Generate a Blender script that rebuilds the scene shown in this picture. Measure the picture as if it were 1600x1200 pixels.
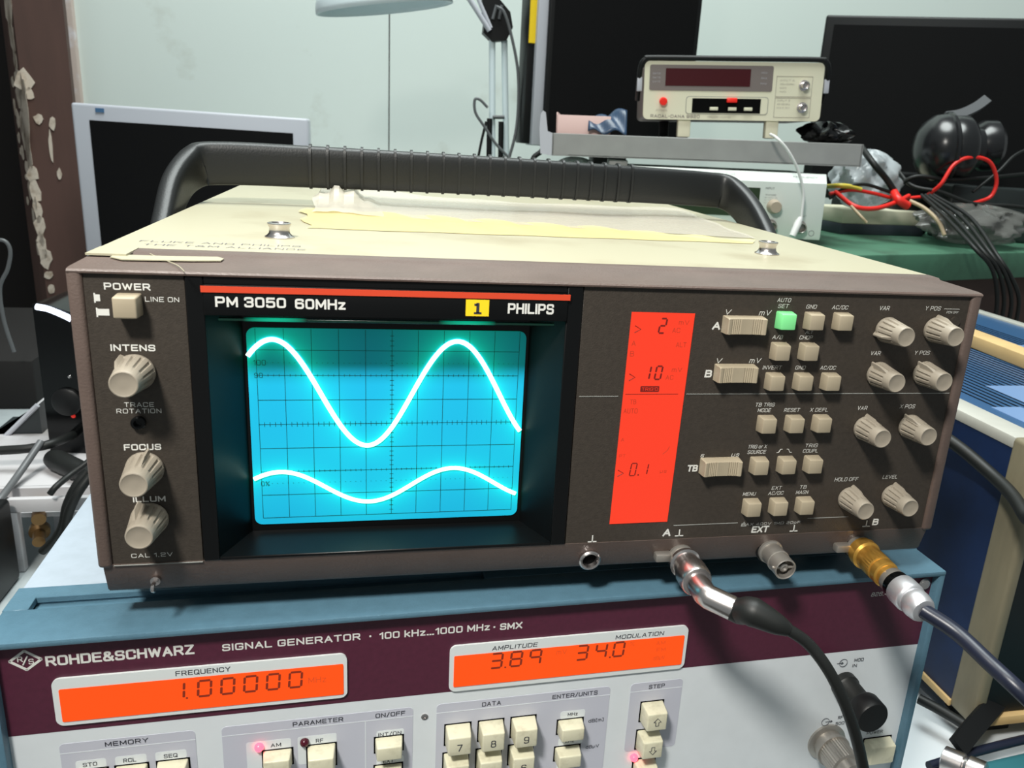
import bpy, bmesh, math, random
from mathutils import Vector, Matrix
random.seed(7)
for _o in list(bpy.data.objects):
    bpy.data.objects.remove(_o)
SC = bpy.context.scene
COL = SC.collection
MM = 0.001

# ------------------------------------------------------------------ camera
# all lengths below are millimetres: x to the right along the oscilloscope front, y away from the
# viewer, z up, origin at the lower left corner of its front panel
FPX, CX, CY = 1262.45, 875.75, 598.67
CAM = Vector((100.99, -311.53, 171.73))


def rodr(w):
    w = Vector(w)
    return Matrix.Rotation(w.length, 3, w.normalized())


ROT = rodr((-0.3004, -0.0335, -0.2222))
AX, AF, AU = ROT @ Vector((1, 0, 0)), ROT @ Vector((0, 1, 0)), ROT @ Vector((0, 0, 1))
cd = bpy.data.cameras.new('camera')
cam = bpy.data.objects.new('camera', cd)
COL.objects.link(cam)
cd.sensor_fit = 'HORIZONTAL'
cd.sensor_width = 36
cd.lens = FPX / 1600 * 36
cd.shift_x = -(CX - 800) / 1600
cd.shift_y = -(600 - CY) / 1600
cd.clip_start = 0.01
cd.clip_end = 50
m4 = Matrix((AX, AU, -AF)).transposed().to_4x4()
m4.translation = CAM * MM
cam.matrix_world = m4
cd.dof.use_dof = True
cd.dof.focus_distance = 0.40
cd.dof.aperture_fstop = 26
SC.camera = cam


def ray(px, py):
    return AX * ((px - CX) / FPX) + AF - AU * ((py - CY) / FPX)


def onY(px, py, y):
    d = ray(px, py)
    return CAM + d * ((y - CAM.y) / d.y)


def onX(px, py, x):
    d = ray(px, py)
    return CAM + d * ((x - CAM.x) / d.x)


def onZ(px, py, z):
    d = ray(px, py)
    return CAM + d * ((z - CAM.z) / d.z)


# ------------------------------------------------------------------ light
SC.view_settings.view_transform = 'Standard'
SC.view_settings.look = 'None'
SC.view_settings.gamma = 1
SC.view_settings.use_curve_mapping = False
SC.view_settings.exposure = 0.0
W = bpy.data.worlds.new('world')
SC.world = W
W.use_nodes = True
W.node_tree.nodes['Background'].inputs[0].default_value = (0.92, 1.0, 1.0, 1)
W.node_tree.nodes['Background'].inputs[1].default_value = 0.22


def area(name, loc, target, size, power, col, shape='DISK', spread=180):
    l = bpy.data.lights.new(name, 'AREA')
    l.shape = shape
    l.size = size
    l.energy = power
    l.color = col
    l.spread = math.radians(spread)
    o = bpy.data.objects.new(name, l)
    COL.objects.link(o)
    o.location = Vector(loc) * MM
    o.rotation_euler = (Vector(target) - Vector(loc)).to_track_quat('-Z', 'Y').to_euler()
    return o


area('bench_lamp_light', (-190, -500, 800), (150, 60, 50), 0.15, 3.3, (1.0, 0.97, 0.9), spread=84)
area('ceiling_light', (300, 450, 2300), (420, 900, 100), 1.5, 78.0, (0.93, 1.0, 0.98))  # unseen overhead fill, added to brighten the wall and case top


# ------------------------------------------------------------------ materials
def lin(c):
    c = c / 255
    return c / 12.92 if c <= 0.04045 else ((c + 0.055) / 1.055) ** 2.4


def rgba(c):
    return (lin(c[0]), lin(c[1]), lin(c[2]), 1)


def mat(name, c, rough=0.5, metal=0.0, spec=0.5, var=0.0, vs=30, bump=0.0, bs=200, emit=None, es=1.0, alpha=1.0, trans=0.0):
    m = bpy.data.materials.new(name)
    m.use_nodes = True
    nt = m.node_tree
    b = nt.nodes['Principled BSDF']
    b.inputs['Base Color'].default_value = rgba(c)
    b.inputs['Roughness'].default_value = rough
    b.inputs['Metallic'].default_value = metal
    b.inputs['Specular IOR Level'].default_value = spec
    b.inputs['Alpha'].default_value = alpha
    b.inputs['Transmission Weight'].default_value = trans
    if emit:
        b.inputs['Emission Color'].default_value = rgba(emit)
        b.inputs['Emission Strength'].default_value = es
    if var or bump:
        tc = nt.nodes.new('ShaderNodeTexCoord')
    if var:
        n = nt.nodes.new('ShaderNodeTexNoise')
        n.inputs['Scale'].default_value = vs
        n.inputs['Detail'].default_value = 6
        nt.links.new(tc.outputs['Object'], n.inputs['Vector'])
        r = nt.nodes.new('ShaderNodeValToRGB')
        a = rgba(c)
        r.color_ramp.elements[0].position = 0.3
        r.color_ramp.elements[1].position = 0.7
        r.color_ramp.elements[0].color = tuple(x * (1 - var) for x in a[:3]) + (1,)
        r.color_ramp.elements[1].color = tuple(min(1, x * (1 + var)) for x in a[:3]) + (1,)
        nt.links.new(n.outputs[0], r.inputs[0])
        nt.links.new(r.outputs[0], b.inputs['Base Color'])
    if bump:
        n2 = nt.nodes.new('ShaderNodeTexNoise')
        n2.inputs['Scale'].default_value = bs
        nt.links.new(tc.outputs['Object'], n2.inputs['Vector'])
        bp = nt.nodes.new('ShaderNodeBump')
        bp.inputs['Strength'].default_value = bump
        bp.inputs['Distance'].default_value = 0.001
        nt.links.new(n2.outputs[0], bp.inputs['Height'])
        nt.links.new(bp.outputs[0], b.inputs['Normal'])
    return m


def stained(name, base, spots, rough=0.5, scale=9, lo=0.55, hi=0.7, stretch=(1, 1, 1), bump=0.0):
    """base colour with patches of a second colour (dirt, wear, peeled paint)"""
    m = mat(name, base, rough)
    nt = m.node_tree
    b = nt.nodes['Principled BSDF']
    tc = nt.nodes.new('ShaderNodeTexCoord')
    mp = nt.nodes.new('ShaderNodeMapping')
    mp.inputs['Scale'].default_value = stretch
    nt.links.new(tc.outputs['Object'], mp.inputs[0])
    n = nt.nodes.new('ShaderNodeTexNoise')
    n.inputs['Scale'].default_value = scale
    n.inputs['Detail'].default_value = 8
    n.inputs['Roughness'].default_value = 0.6
    nt.links.new(mp.outputs[0], n.inputs['Vector'])
    r = nt.nodes.new('ShaderNodeValToRGB')
    r.color_ramp.elements[0].position = lo
    r.color_ramp.elements[1].position = hi
    r.color_ramp.elements[0].color = rgba(base)
    r.color_ramp.elements[1].color = rgba(spots)
    nt.links.new(n.outputs[0], r.inputs[0])
    nt.links.new(r.outputs[0], b.inputs['Base Color'])
    if bump:
        bp = nt.nodes.new('ShaderNodeBump')
        bp.inputs['Strength'].default_value = bump
        bp.inputs['Distance'].default_value = 0.002
        nt.links.new(n.outputs[0], bp.inputs['Height'])
        nt.links.new(bp.outputs[0], b.inputs['Normal'])
    return m


M = dict(
    cream=stained('cream_paint', (172, 167, 143), (154, 145, 120), 0.45, 14, 0.52, 0.75),
    frame=mat('brown_plastic', (94, 80, 74), 0.42, var=0.08, vs=60, bump=0.15, bs=900),
    panel=mat('dark_panel', (58, 52, 46), 0.5, var=0.12, vs=500, bump=0.15, bs=1500, spec=0.4),
    bezel=mat('black_bezel', (7, 8, 9), 0.38, spec=0.3),
    black=mat('black_plastic', (16, 17, 18), 0.45, spec=0.35),
    blackg=mat('black_gloss', (7, 8, 9), 0.18, spec=0.3),
    rubber=mat('black_rubber', (24, 26, 25), 0.5, spec=0.4),
    handle=mat('handle_plastic', (24, 26, 27), 0.42, bump=0.1, bs=900, spec=0.5),
    dark=mat('screen_off', (15, 15, 16), 0.55, spec=0.12),
    hole=mat('hole_black', (3, 3, 3), 0.8, spec=0.1),
    knob=mat('beige_plastic', (152, 143, 129), 0.42, var=0.06, vs=120),
    btn=mat('button_plastic', (166, 154, 132), 0.45, var=0.05, vs=90),
    green=mat('green_button', (124, 212, 140), 0.4, emit=(110, 225, 135), es=0.22),
    white=mat('print_white', (215, 215, 210), 0.6),
    line=mat('print_line', (150, 152, 148), 0.6),
    ink=mat('print_ink', (44, 46, 56), 0.6),
    stripe=mat('red_stripe', (205, 66, 36), 0.5),
    yellow=mat('yellow_label', (245, 208, 30), 0.5),
    chrome=mat('nickel', (214, 208, 206), 0.27, 1.0),
    satin=mat('satin_silver', (226, 226, 230), 0.38, 0.85),
    steel=mat('brushed_steel', (176, 171, 164), 0.38, 0.75),
    gold=mat('gold_plate', (232, 178, 84), 0.33, 0.85),
    lcd=mat('lcd_backlight', (60, 8, 6), 0.4, emit=(255, 68, 42), es=0.95, spec=0.2),
    lcdo=mat('orange_backlight', (60, 14, 4), 0.4, emit=(255, 84, 22), es=1.0, spec=0.2),
    seg=mat('lcd_segment', (90, 18, 12), 0.5, emit=(96, 14, 8), es=0.7),
    seg2=mat('orange_segment', (110, 34, 12), 0.5, emit=(104, 28, 8), es=0.6),
    segf2=mat('orange_faint', (150, 60, 20), .5, emit=(180, 48, 14), es=.8),
    segf=mat('lcd_faint', (110, 36, 18), 0.5, emit=(175, 42, 22), es=0.8),
    rsblue=mat('blue_grey_paint', (80, 114, 132), 0.42, var=0.06, vs=200, bump=0.15, bs=1500),
    rstop=mat('pale_blue_paint', (158, 170, 182), 0.5, var=0.05, vs=150),
    rsband=mat('burgundy_panel', (78, 30, 50), 0.45, var=0.1, vs=400),
    rspanel=mat('pale_grey_panel', (216, 222, 226), 0.45, var=0.02, vs=100),
    rsgroup=mat('grey_group_print', (190, 192, 204), 0.5),
    rsframe=mat('window_frame', (216, 222, 222), 0.4),
    key=stained('cream_key', (214, 210, 184), (190, 184, 158), 0.4, 160, 0.5, 0.75),
    ledon=mat('lamp_red_lit', (255, 60, 70), 0.3, emit=(255, 70, 90), es=4.0),
    ledoff=mat('lamp_red_dark', (70, 14, 30), 0.2),
    wall=stained('white_wall', (226, 236, 230), (196, 200, 188), 0.6, 7, 0.62, 0.85),
    wallline=mat('wall_joint', (90, 92, 90), 0.8),
    tan=stained('tan_plaster', (205, 188, 178), (224, 220, 224), 0.8, 12, 0.5, 0.6),
    wood=stained('brown_beam', (92, 66, 58), (60, 44, 38), 0.7, 10, 0.4, 0.75, (1, 1, 0.15)),
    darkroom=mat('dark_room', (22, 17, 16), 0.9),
    silver=mat('silver_plastic', (192, 194, 202), 0.4),
    grey=mat('grey_paint', (150, 150, 148), 0.5, var=0.06, vs=40),
    greygreen=stained('worn_green_paint', (70, 116, 92), (50, 80, 62), 0.6, 10, 0.5, 0.7),
    greendark=mat('green_top', (52, 84, 66), 0.7, var=0.2, vs=30),
    brownwood=stained('apron_wood', (84, 62, 54), (60, 42, 36), 0.7, 14, 0.4, 0.8, (0.3, 1, 1)),
    racal=mat('ivory_plastic', (226, 222, 196), 0.45),
    racalg=mat('grey_brown_plate', (120, 110, 106), 0.45),
    redwin=mat('red_window', (66, 8, 16), 0.25),
    redbtn=mat('red_button', (240, 40, 28), 0.4, emit=(230, 20, 12), es=0.15),
    genw=mat('white_casing', (222, 228, 222), 0.45),
    lcdgreen=mat('green_lcd_off', (42, 58, 36), 0.3),
    pink=mat('pink_card', (222, 190, 184), 0.7),
    bluepouch=mat('blue_pouch', (44, 66, 92), 0.35, var=0.2, vs=60),
    redc=mat('red_cable', (232, 44, 36), 0.4),
    yellowc=mat('yellow_cable', (225, 205, 80), 0.45),
    whitec=mat('white_cable', (225, 225, 222), 0.4),
    tanc=mat('tan_cable', (180, 160, 130), 0.45),
    bluec=mat('blue_black_cable', (26, 31, 48), 0.35),
    greyc=mat('grey_cable', (96, 98, 100), 0.4),
    bcase=stained('blue_case', (16, 38, 76), (12, 30, 62), 0.5, 30, 0.4, 0.7),  # cabinet sides: shade painted in as a darker base blue
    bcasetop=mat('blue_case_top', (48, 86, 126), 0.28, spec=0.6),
    bpatch=mat('pale_blue_film', (112, 142, 184), 0.3),
    olive=stained('olive_post', (128, 120, 98), (104, 98, 80), 0.5, 25, 0.45, 0.7, (1, 1, 0.2)),
    rail=mat('white_rail', (176, 176, 168), 0.4, var=0.06, vs=50),
    lath=mat('beech_lath', (206, 174, 120), 0.6, var=0.08, vs=40),
    table=stained('table_top', (168, 176, 178), (140, 150, 155), 0.6, 12, 0.5, 0.7),
    paper=mat('paper', (214, 220, 224), 0.7),
    teal=mat('teal_plastic', (52, 108, 116), 0.35),
    chassis=stained('chassis_white', (196, 194, 196), (150, 146, 140), 0.5, 16, 0.55, 0.8),
    shade=mat('lamp_shade', (232, 246, 250), 0.3, spec=0.6),
    floor=mat('floor_grey', (70, 66, 62), 0.8),
    led=mat('light_strip', (220, 230, 255), 0.3, emit=(225, 235, 255), es=2.5),  # emission for the painted highlight on the speaker
)


def clear(name, c, rough, alpha, var=0.0):
    m = mat(name, c, rough, alpha=alpha, bump=0.5, bs=60, spec=0.6)
    return m


M['film'] = clear('clear_film', (226, 218, 204), 0.25, 0.55)
M['glue'] = clear('yellowed_glue', (232, 214, 150), 0.35, 0.8)
M['bag'] = clear('clear_bag', (205, 212, 216), 0.18, 0.55)
M['bag2'] = clear('white_bag', (228, 236, 234), 0.25, 0.92)
M['smoke'] = clear('smoky_bag', (120, 120, 116), 0.12, 0.6)



# ------------------------------------------------------------------ lettering: plain stroke glyphs, 6 units high ("~" = rounded corners)
GL = {}
for _l in """A 4.4|0,0 2.2,6 4.4,0|0.75,1.9 3.65,1.9
B 4.2|0,0 0,6|~0,6 3.9,6 3.9,3.2 0,3.2|~0,3.2 4.2,3.2 4.2,0 0,0
C 4.2|~4.2,4.5 4.2,6 0,6 0,0 4.2,0 4.2,1.5
D 4.2|0,0 0,6|~0,6 4.2,6 4.2,0 0,0
E 3.9|3.9,6 0,6 0,0 3.9,0|0,3.1 3.5,3.1
F 3.8|3.8,6 0,6 0,0|0,3 3.4,3
G 4.3|~4.3,4.8 4.3,6 0,6 0,0 4.3,0 4.3,2.8|4.3,2.8 2.4,2.8
H 4.2|0,0 0,6|4.2,0 4.2,6|0,3.1 4.2,3.1
I 0|0,0 0,6
J 3.2|~3.2,6 3.2,0 0,0 0,1.8
K 4.3|0,0 0,6|4.1,6 0.2,2.6|1.4,3.6 4.3,0
L 3.6|0,6 0,0 3.6,0
M 4.9|0,0 0,6 2.45,1.2 4.9,6 4.9,0
N 4.2|0,0 0,6 4.2,0 4.2,6
O 4.3|~0,3 0,6 4.3,6 4.3,0 0,0 0,3
P 4.1|0,0 0,6|~0,6 4.1,6 4.1,2.6 0,2.6
Q 4.3|~0,3 0,6 4.3,6 4.3,0 0,0 0,3|2.6,1.6 4.6,-.4
R 4.3|0,0 0,6|~0,6 4.1,6 4.1,2.7 0,2.7|2.3,2.7 4.3,0
S 4.1|~4,4.9 4,6 0.1,6 0.1,3.1 4.1,3.1 4.1,0 0,0 0,1.1
T 4.2|0,6 4.2,6|2.1,6 2.1,0
U 4.2|~0,6 0,0 4.2,0 4.2,6
V 4.4|0,6 2.2,0 4.4,6
W 6|0,6 1.5,0 3,5.4 4.5,0 6,6
X 4.4|0,0 4.4,6|0,6 4.4,0
Y 4.4|0,6 2.2,2.9 4.4,6|2.2,2.9 2.2,0
Z 4.1|0,6 4.1,6 0,0 4.1,0
0 3.9|~0,3 0,6 3.9,6 3.9,0 0,0 0,3
1 1.7|0,4.7 1.7,6 1.7,0
2 3.9|~0,4.8 0,6 3.9,6 3.9,3.1 0,2.8 0,0|0,0 3.9,0
3 3.9|~0,5 0,6 3.9,6 3.9,3.1 1.4,3.1|~1.4,3.1 3.9,3.1 3.9,0 0,0 0,1
4 4.2|3,0 3,6 0,1.6 4.2,1.6
5 3.9|3.7,6 0.2,6 0.1,3.4|~0.1,3.5 3.9,3.7 3.9,0 0,0 0,1
6 3.9|~3.8,5.1 3.8,6 0,6 0,0 3.9,0 3.9,3.4 0,3.4
7 3.8|0,6 3.8,6 1.3,0
8 3.9|~.2,4.6 .2,6 3.7,6 3.7,3.2 .2,3.2 .2,4.6|~0,1.6 0,3.2 3.9,3.2 3.9,0 0,0 0,1.6
9 3.9|~.1,.9 .1,0 3.9,0 3.9,6 0,6 0,2.6 3.9,2.6
z 3|0,4.2 3,4.2 0,0 3,0
k 3.2|0,0 0,6|3,4.2 0.1,1.6|1,2.5 3.2,0
m 4.6|0,0 0,4.2|~0,4.2 2.3,4.2 2.3,0|~2.3,4.2 4.6,4.2 4.6,0
d 3.3|3.3,6 3.3,0|~3.3,4.2 0,4.2 0,0 3.3,0
o 3.3|~0,2 0,4.2 3.3,4.2 3.3,0 0,0 0,2
r 2|0,0 0,4.2|~0,3.4 .3,4.2 2,4.2
s 2.9|~2.9,3.4 2.9,4.2 0,4.2 0,2.2 2.9,2.2 2.9,0 0,0 0,.9
p 3.3|0,-1.6 0,4.2|~0,4.2 3.3,4.2 3.3,0 0,0
\u00b5 3.2|0,-1.6 0,4.2|~0,2 0,0 3.2,0 3.2,4.2
\u03a9 4.4|0,0 1.4,0|~1.4,0 0,1.8 0,6 4.4,6 4.4,1.8 3,0|3,0 4.4,0
. .4|0,0 .4,0
- 2|0,2.8 2,2.8
/ 2.6|0,-.4 2.6,6.4
& 4.6|4.6,0 .8,4.5|~.8,4 .5,6 3.3,6 3.2,4.2 0,2.4 0,0 3.4,0 4.5,2.6
[ 1.4|1.4,6.4 0,6.4 0,-.6 1.4,-.6
] 1.4|0,6.4 1.4,6.4 1.4,-.6 0,-.6
% 4.4|0,0 4.4,6|~0,4.4 0,6 1.6,6 1.6,4.2 0,4.2 0,5|~2.8,1 2.8,1.8 4.4,1.8 4.4,0 2.8,0 2.8,1
\u2019 .3|.3,6 0,4.6
\u00b7 .4|0,2.8 .4,2.8""".split('\n'):
    _p = _l.split('|')
    _c, _w = _p[0].split(' ')
    GL[_c] = (float(_w), [(q[0] == '~', [tuple(float(v) for v in t.split(',')) for t in q.lstrip('~').split(' ')]) for q in _p[1:]])
GL['\u2026'] = (4.4, [(False, [(k * 2, 0), (k * 2 + .4, 0)]) for k in range(3)])


def smooth_poly(P, r):
    closed = P[0] == P[-1]
    P = [Vector(p) for p in P]
    out = [P[0]]
    for i in range(1, len(P) - 1):
        a, b, c = P[i - 1], P[i], P[i + 1]
        k1, k2 = min(r, (a - b).length * .5), min(r, (c - b).length * .5)
        u, w = b + (a - b).normalized() * k1, b + (c - b).normalized() * k2
        for t in (0, .25, .5, .75, 1):
            out.append(u * (1 - t) ** 2 + b * (2 * t * (1 - t)) + w * t * t)
    out.append(P[-1])
    return out


# ------------------------------------------------------------------ geometry helpers
def rotz(deg):
    return Matrix.Rotation(math.radians(deg), 4, 'Z')


def frame(loc, yaw=0, roll=0, pitch=0):
    return Matrix.Translation(Vector(loc)) @ rotz(yaw) @ Matrix.Rotation(math.radians(roll), 4, 'Y') @ Matrix.Rotation(math.radians(pitch), 4, 'X')


BASE = {}      # object -> matrix (mm) its children are expressed in


def catmull(P, n=8):
    P = [Vector(p) for p in P]
    if len(P) < 3:
        return P
    Q = [P[0] * 2 - P[1]] + P + [P[-1] * 2 - P[-2]]
    out = []
    for i in range(1, len(Q) - 2):
        a, b, c, d = Q[i - 1:i + 3]
        for k in range(n):
            t = k / n
            out.append(0.5 * (2 * b + (c - a) * t + (2 * a - 5 * b + 4 * c - d) * t * t + (3 * b - a - 3 * c + d) * t ** 3))
    out.append(P[-1])
    return out


class G:
    """collects shapes (mm, in the frame F) and links them as ONE mesh object"""

    def __init__(s, F=None):
        s.b = bmesh.new()
        s.F = F or Matrix.Identity(4)
        s.mi = 0

    def _add(s, vs, fs, smooth=False):
        bv = [s.b.verts.new(s.F @ Vector(v)) for v in vs]
        for f in fs:
            try:
                q = s.b.faces.new([bv[i] for i in f])
                q.smooth = smooth
                q.material_index = s.mi
            except ValueError:
                pass
        return bv

    def box(s, x0, x1, y0, y1, z0, z1, bev=0.0, seg=2, taper=0.0, T=None):
        t = bmesh.new()
        cx, cy, cz = (x0 + x1) / 2, (y0 + y1) / 2, (z0 + z1) / 2
        r = bmesh.ops.create_cube(t, size=1)
        for v in r['verts']:
            k = 1 - taper if v.co.y < 0 else 1
            v.co = Vector((cx + v.co.x * (x1 - x0) * k, cy + v.co.y * (y1 - y0), cz + v.co.z * (z1 - z0) * k))
        if bev:
            bmesh.ops.bevel(t, geom=t.edges[:], offset=bev, segments=seg, profile=0.5, affect='EDGES')
        s.merge(t, T, smooth=bev > 0)
        return s

    def merge(s, t, T=None, smooth=False):
        X = s.F @ T if T else s.F
        t.verts.index_update()
        bv = [s.b.verts.new(X @ v.co) for v in t.verts]
        for f in t.faces:
            q = s.b.faces.new([bv[v.index] for v in f.verts])
            q.smooth = smooth or f.smooth
            q.material_index = s.mi
        t.free()

    def mesh(s, me, T=None):
        t = bmesh.new()
        t.from_mesh(me)
        s.merge(t, T)
        bpy.data.meshes.remove(me)

    def lathe(s, prof, o, axis, n=32, cap=True, smooth=True):
        """prof: (radius, height along axis) list"""
        o, a = Vector(o), Vector(axis).normalized()
        u = a.orthogonal().normalized()
        w = a.cross(u)
        vs, fs = [], []
        for r, h in prof:
            for i in range(n):
                th = 2 * math.pi * i / n
                vs.append(o + a * h + (u * math.cos(th) + w * math.sin(th)) * r)
        for k in range(len(prof) - 1):
            for i in range(n):
                j = (i + 1) % n
                fs.append((k * n + i, k * n + j, (k + 1) * n + j, (k + 1) * n + i))
        bv = s._add(vs, fs, smooth)
        if cap:
            for k in (0, len(prof) - 1):
                if prof[k][0] > 1e-6:
                    try:
                        s.b.faces.new(bv[k * n:(k + 1) * n])
                    except ValueError:
                        pass
        return s

    def cyl(s, p0, p1, r0, r1=None, n=20):
        p0, p1 = Vector(p0), Vector(p1)
        return s.lathe([(r0, 0), (r0 if r1 is None else r1, (p1 - p0).length)], p0, p1 - p0, n)

    def tube(s, P, r, n=10, sm=True, k=8, sect=None):
        """sweep; r number or list per input point; sect: 2D section (a, b) in mm instead of a circle"""
        P0 = [Vector(p) for p in P]
        if sm:
            P = catmull(P0, k)
        else:
            P = P0
        m = len(P)
        if isinstance(r, (list, tuple)):
            R = []
            for i in range(m):
                t = i / (m - 1) * (len(r) - 1)
                a = min(int(t), len(r) - 2)
                R.append(r[a] + (r[a + 1] - r[a]) * (t - a))
        else:
            R = [r] * m
        vs, fs = [], []
        up = None
        for i in range(m):
            t = (P[min(i + 1, m - 1)] - P[max(i - 1, 0)]).normalized()
            if up is None:
                up = t.orthogonal().normalized()
            up = (up - t * up.dot(t)).normalized()
            w = t.cross(up)
            if sect:
                n = len(sect)
                for a, b in sect:
                    vs.append(P[i] + (up * a + w * b) * R[i])
            else:
                for j in range(n):
                    th = 2 * math.pi * j / n
                    vs.append(P[i] + (up * math.cos(th) + w * math.sin(th)) * R[i])
        for i in range(m - 1):
            for j in range(n):
                q = (j + 1) % n
                fs.append((i * n + j, i * n + q, (i + 1) * n + q, (i + 1) * n + j))
        fs.append(tuple(range(n)))
        fs.append(tuple(range((m - 1) * n, m * n)))
        s._add(vs, fs, True)
        return s

    def prism(s, pts, y0, y1):
        """polygon in (x, z) with thickness y0..y1"""
        n = len(pts)
        vs = [(x, y0, z) for x, z in pts] + [(x, y1, z) for x, z in pts]
        fs = [tuple(range(n)), tuple(range(2 * n - 1, n - 1, -1))]
        fs += [(i, i + n, (i + 1) % n + n, (i + 1) % n) for i in range(n)]
        s._add(vs, fs)
        return s

    def prof(s, pts, x0, x1):
        """polygon in (y, z) extruded along x"""
        n = len(pts)
        vs = [(x0, y, z) for y, z in pts] + [(x1, y, z) for y, z in pts]
        fs = [tuple(range(n)), tuple(range(2 * n - 1, n - 1, -1))]
        fs += [(i, i + n, (i + 1) % n + n, (i + 1) % n) for i in range(n)]
        s._add(vs, fs)
        return s

    def rrect(s, x0, x1, z0, z1, y0, y1, r, n=5, corners=(1, 1, 1, 1)):
        """rounded rectangle in the x-z plane; corners: bl, br, tr, tl"""
        pts = []
        for (cx, cz, a0, on) in ((x0 + r, z0 + r, 180, corners[0]), (x1 - r, z0 + r, 270, corners[1]), (x1 - r, z1 - r, 0, corners[2]), (x0 + r, z1 - r, 90, corners[3])):
            if on:
                for k in range(n + 1):
                    a = math.radians(a0 + 90 * k / n)
                    pts.append((cx + r * math.cos(a), cz + r * math.sin(a)))
            else:
                a = math.radians(a0 + 45)
                pts.append((cx + (r if math.cos(a) > 0 else -r), cz + (r if math.sin(a) > 0 else -r)))
        return s.prism(pts, y0, y1)

    def text(s, t, x, z, h, w=None, y=0.0, bold=0.02, shear=0.0, align='C', T=None, asp=1.0, gap=2.0):
        """lettering on the x-z plane at depth y; h = capital height, w = total width (mm)"""
        pos, X = [], 0.0
        for ch in t:
            if ch == ' ':
                X += 2.6
                continue
            gw_, st_ = GL.get(ch) or GL[ch.upper()]
            pos.append((X, st_))
            X += gw_ + gap
        X -= gap
        th = h * (0.085 + bold * 1.5)
        sz = (h - th) / 6
        sx_ = ((w - th) / X) if w and X > 0 else sz * asp
        x0 = x - {'C': X * sx_ / 2, 'L': 0, 'R': X * sx_}[align]
        k = th / 2
        X4 = s.F @ T if T else s.F

        lay = [0]

        def face(pp):
            # strokes overlap: each lies a hair above the one before
            lay[0] = (lay[0] + 1) % 40
            vv = [s.b.verts.new(X4 @ Vector((a, y - lay[0] * .0012, b))) for a, b in pp]
            f = s.b.faces.new(vv)
            f.material_index = s.mi
        for gx_, st_ in pos:
            for rd, P in st_:
                Q = smooth_poly(P, 1.25) if rd else [Vector(p) for p in P]
                Q = [Vector((x0 + (gx_ + p.x) * sx_ + shear * (p.y - 3) * sz, z + (p.y - 3) * sz)) for p in Q]
                for i in range(len(Q) - 1):
                    a, b = Q[i], Q[i + 1]
                    if (b - a).length < 1e-6:
                        continue
                    d = (b - a).normalized()
                    nn = Vector((-d.y, d.x)) * k
                    ea = a - d * (k if i == 0 else k * .25)
                    eb = b + d * (k if i == len(Q) - 2 else k * .25)
                    face([ea - nn, eb - nn, eb + nn, ea + nn])
                    if i and not rd:
                        face([a + Vector((math.cos(q * math.pi / 4), math.sin(q * math.pi / 4))) * k for q in range(8)])
        return s

    def seg7(s, ch, x, z, w, h, y, t, sl=0.12):
        """seven-segment digit, centre x, z"""
        S = {'0': 'abcdef', '1': 'bc', '2': 'abged', '3': 'abgcd', '4': 'fgbc', '5': 'afgcd', '8': 'abcdefg', '9': 'abcfg', '6': 'afgecd'}
        hw, hh = w / 2, h / 2
        g = t * 0.22
        E = {'a': ((-hw, hh), (hw, hh)), 'b': ((hw, hh), (hw, 0)), 'c': ((hw, 0), (hw, -hh)), 'd': ((-hw, -hh), (hw, -hh)),
             'e': ((-hw, 0), (-hw, -hh)), 'f': ((-hw, hh), (-hw, 0)), 'g': ((-hw, 0), (hw, 0))}
        for q in S[ch]:
            (ax, az), (bx, bz) = E[q]
            a, b = Vector((ax, az)), Vector((bx, bz))
            d = (b - a).normalized()
            nn = Vector((-d.y, d.x)) * t / 2
            a, b = a + d * (g + t * .3), b - d * (g + t * .3)
            pts = [a - d * t * .3, a + nn, b + nn, b + d * t * .3, b - nn, a - nn]
            s.prism([(x + p.x + p.y * sl, z + p.y) for p in pts], y, y + 0.1)
        return s

    def grid(s, nx, ny, fn, smooth=True):
        vs = [fn(i / nx, j / ny) for j in range(ny + 1) for i in range(nx + 1)]
        fs = [(j * (nx + 1) + i, j * (nx + 1) + i + 1, (j + 1) * (nx + 1) + i + 1, (j + 1) * (nx + 1) + i) for j in range(ny) for i in range(nx)]
        s._add(vs, fs, smooth)
        return s

    def build(s, name, m, parent=None, label=None, solid=0.0, kind=None):
        me = bpy.data.meshes.new(name)
        bmesh.ops.recalc_face_normals(s.b, faces=s.b.faces)
        inv = BASE[parent].inverted() if parent else None
        if parent is None:
            vs = [v.co for v in s.b.verts]
            lo = Vector([min(v[i] for v in vs) for i in range(3)])
            hi = Vector([max(v[i] for v in vs) for i in range(3)])
            org = Vector(((lo.x + hi.x) / 2, (lo.y + hi.y) / 2, lo.z))
            inv = Matrix.Translation(-org)
        for v in s.b.verts:
            v.co = (inv @ v.co) * MM
        s.b.to_mesh(me)
        s.b.free()
        o = bpy.data.objects.new(name, me)
        COL.objects.link(o)
        for q in (m if isinstance(m, (list, tuple)) else [m]):
            me.materials.append(M[q] if isinstance(q, str) else q)
        if parent:
            o.parent = parent
            BASE[o] = BASE[parent]
        else:
            o.location = org * MM
            BASE[o] = Matrix.Translation(org)
        if solid:
            md = o.modifiers.new('thickness', 'SOLIDIFY')
            md.thickness = solid * MM
        me.set_sharp_from_angle(angle=math.radians(38))
        if label:
            o['label'] = label
        if kind:
            o['kind'] = kind
        return o


def tag(o, label, cat, group=None):
    o['label'] = label
    o['category'] = cat
    if group:
        o['group'] = group
    return o


def thing(name, label, cat, F, group=None):
    o = bpy.data.objects.new(name, None)
    o.empty_display_size = 0.02
    COL.objects.link(o)
    Mx = F.copy()
    BASE[o] = Mx
    q = F.copy()
    q.translation = q.translation * MM
    o.matrix_world = q
    return tag(o, label, cat, group)


def struct(g, name, m):
    o = g.build(name, m)
    o['kind'] = 'structure'
    return o


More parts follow.
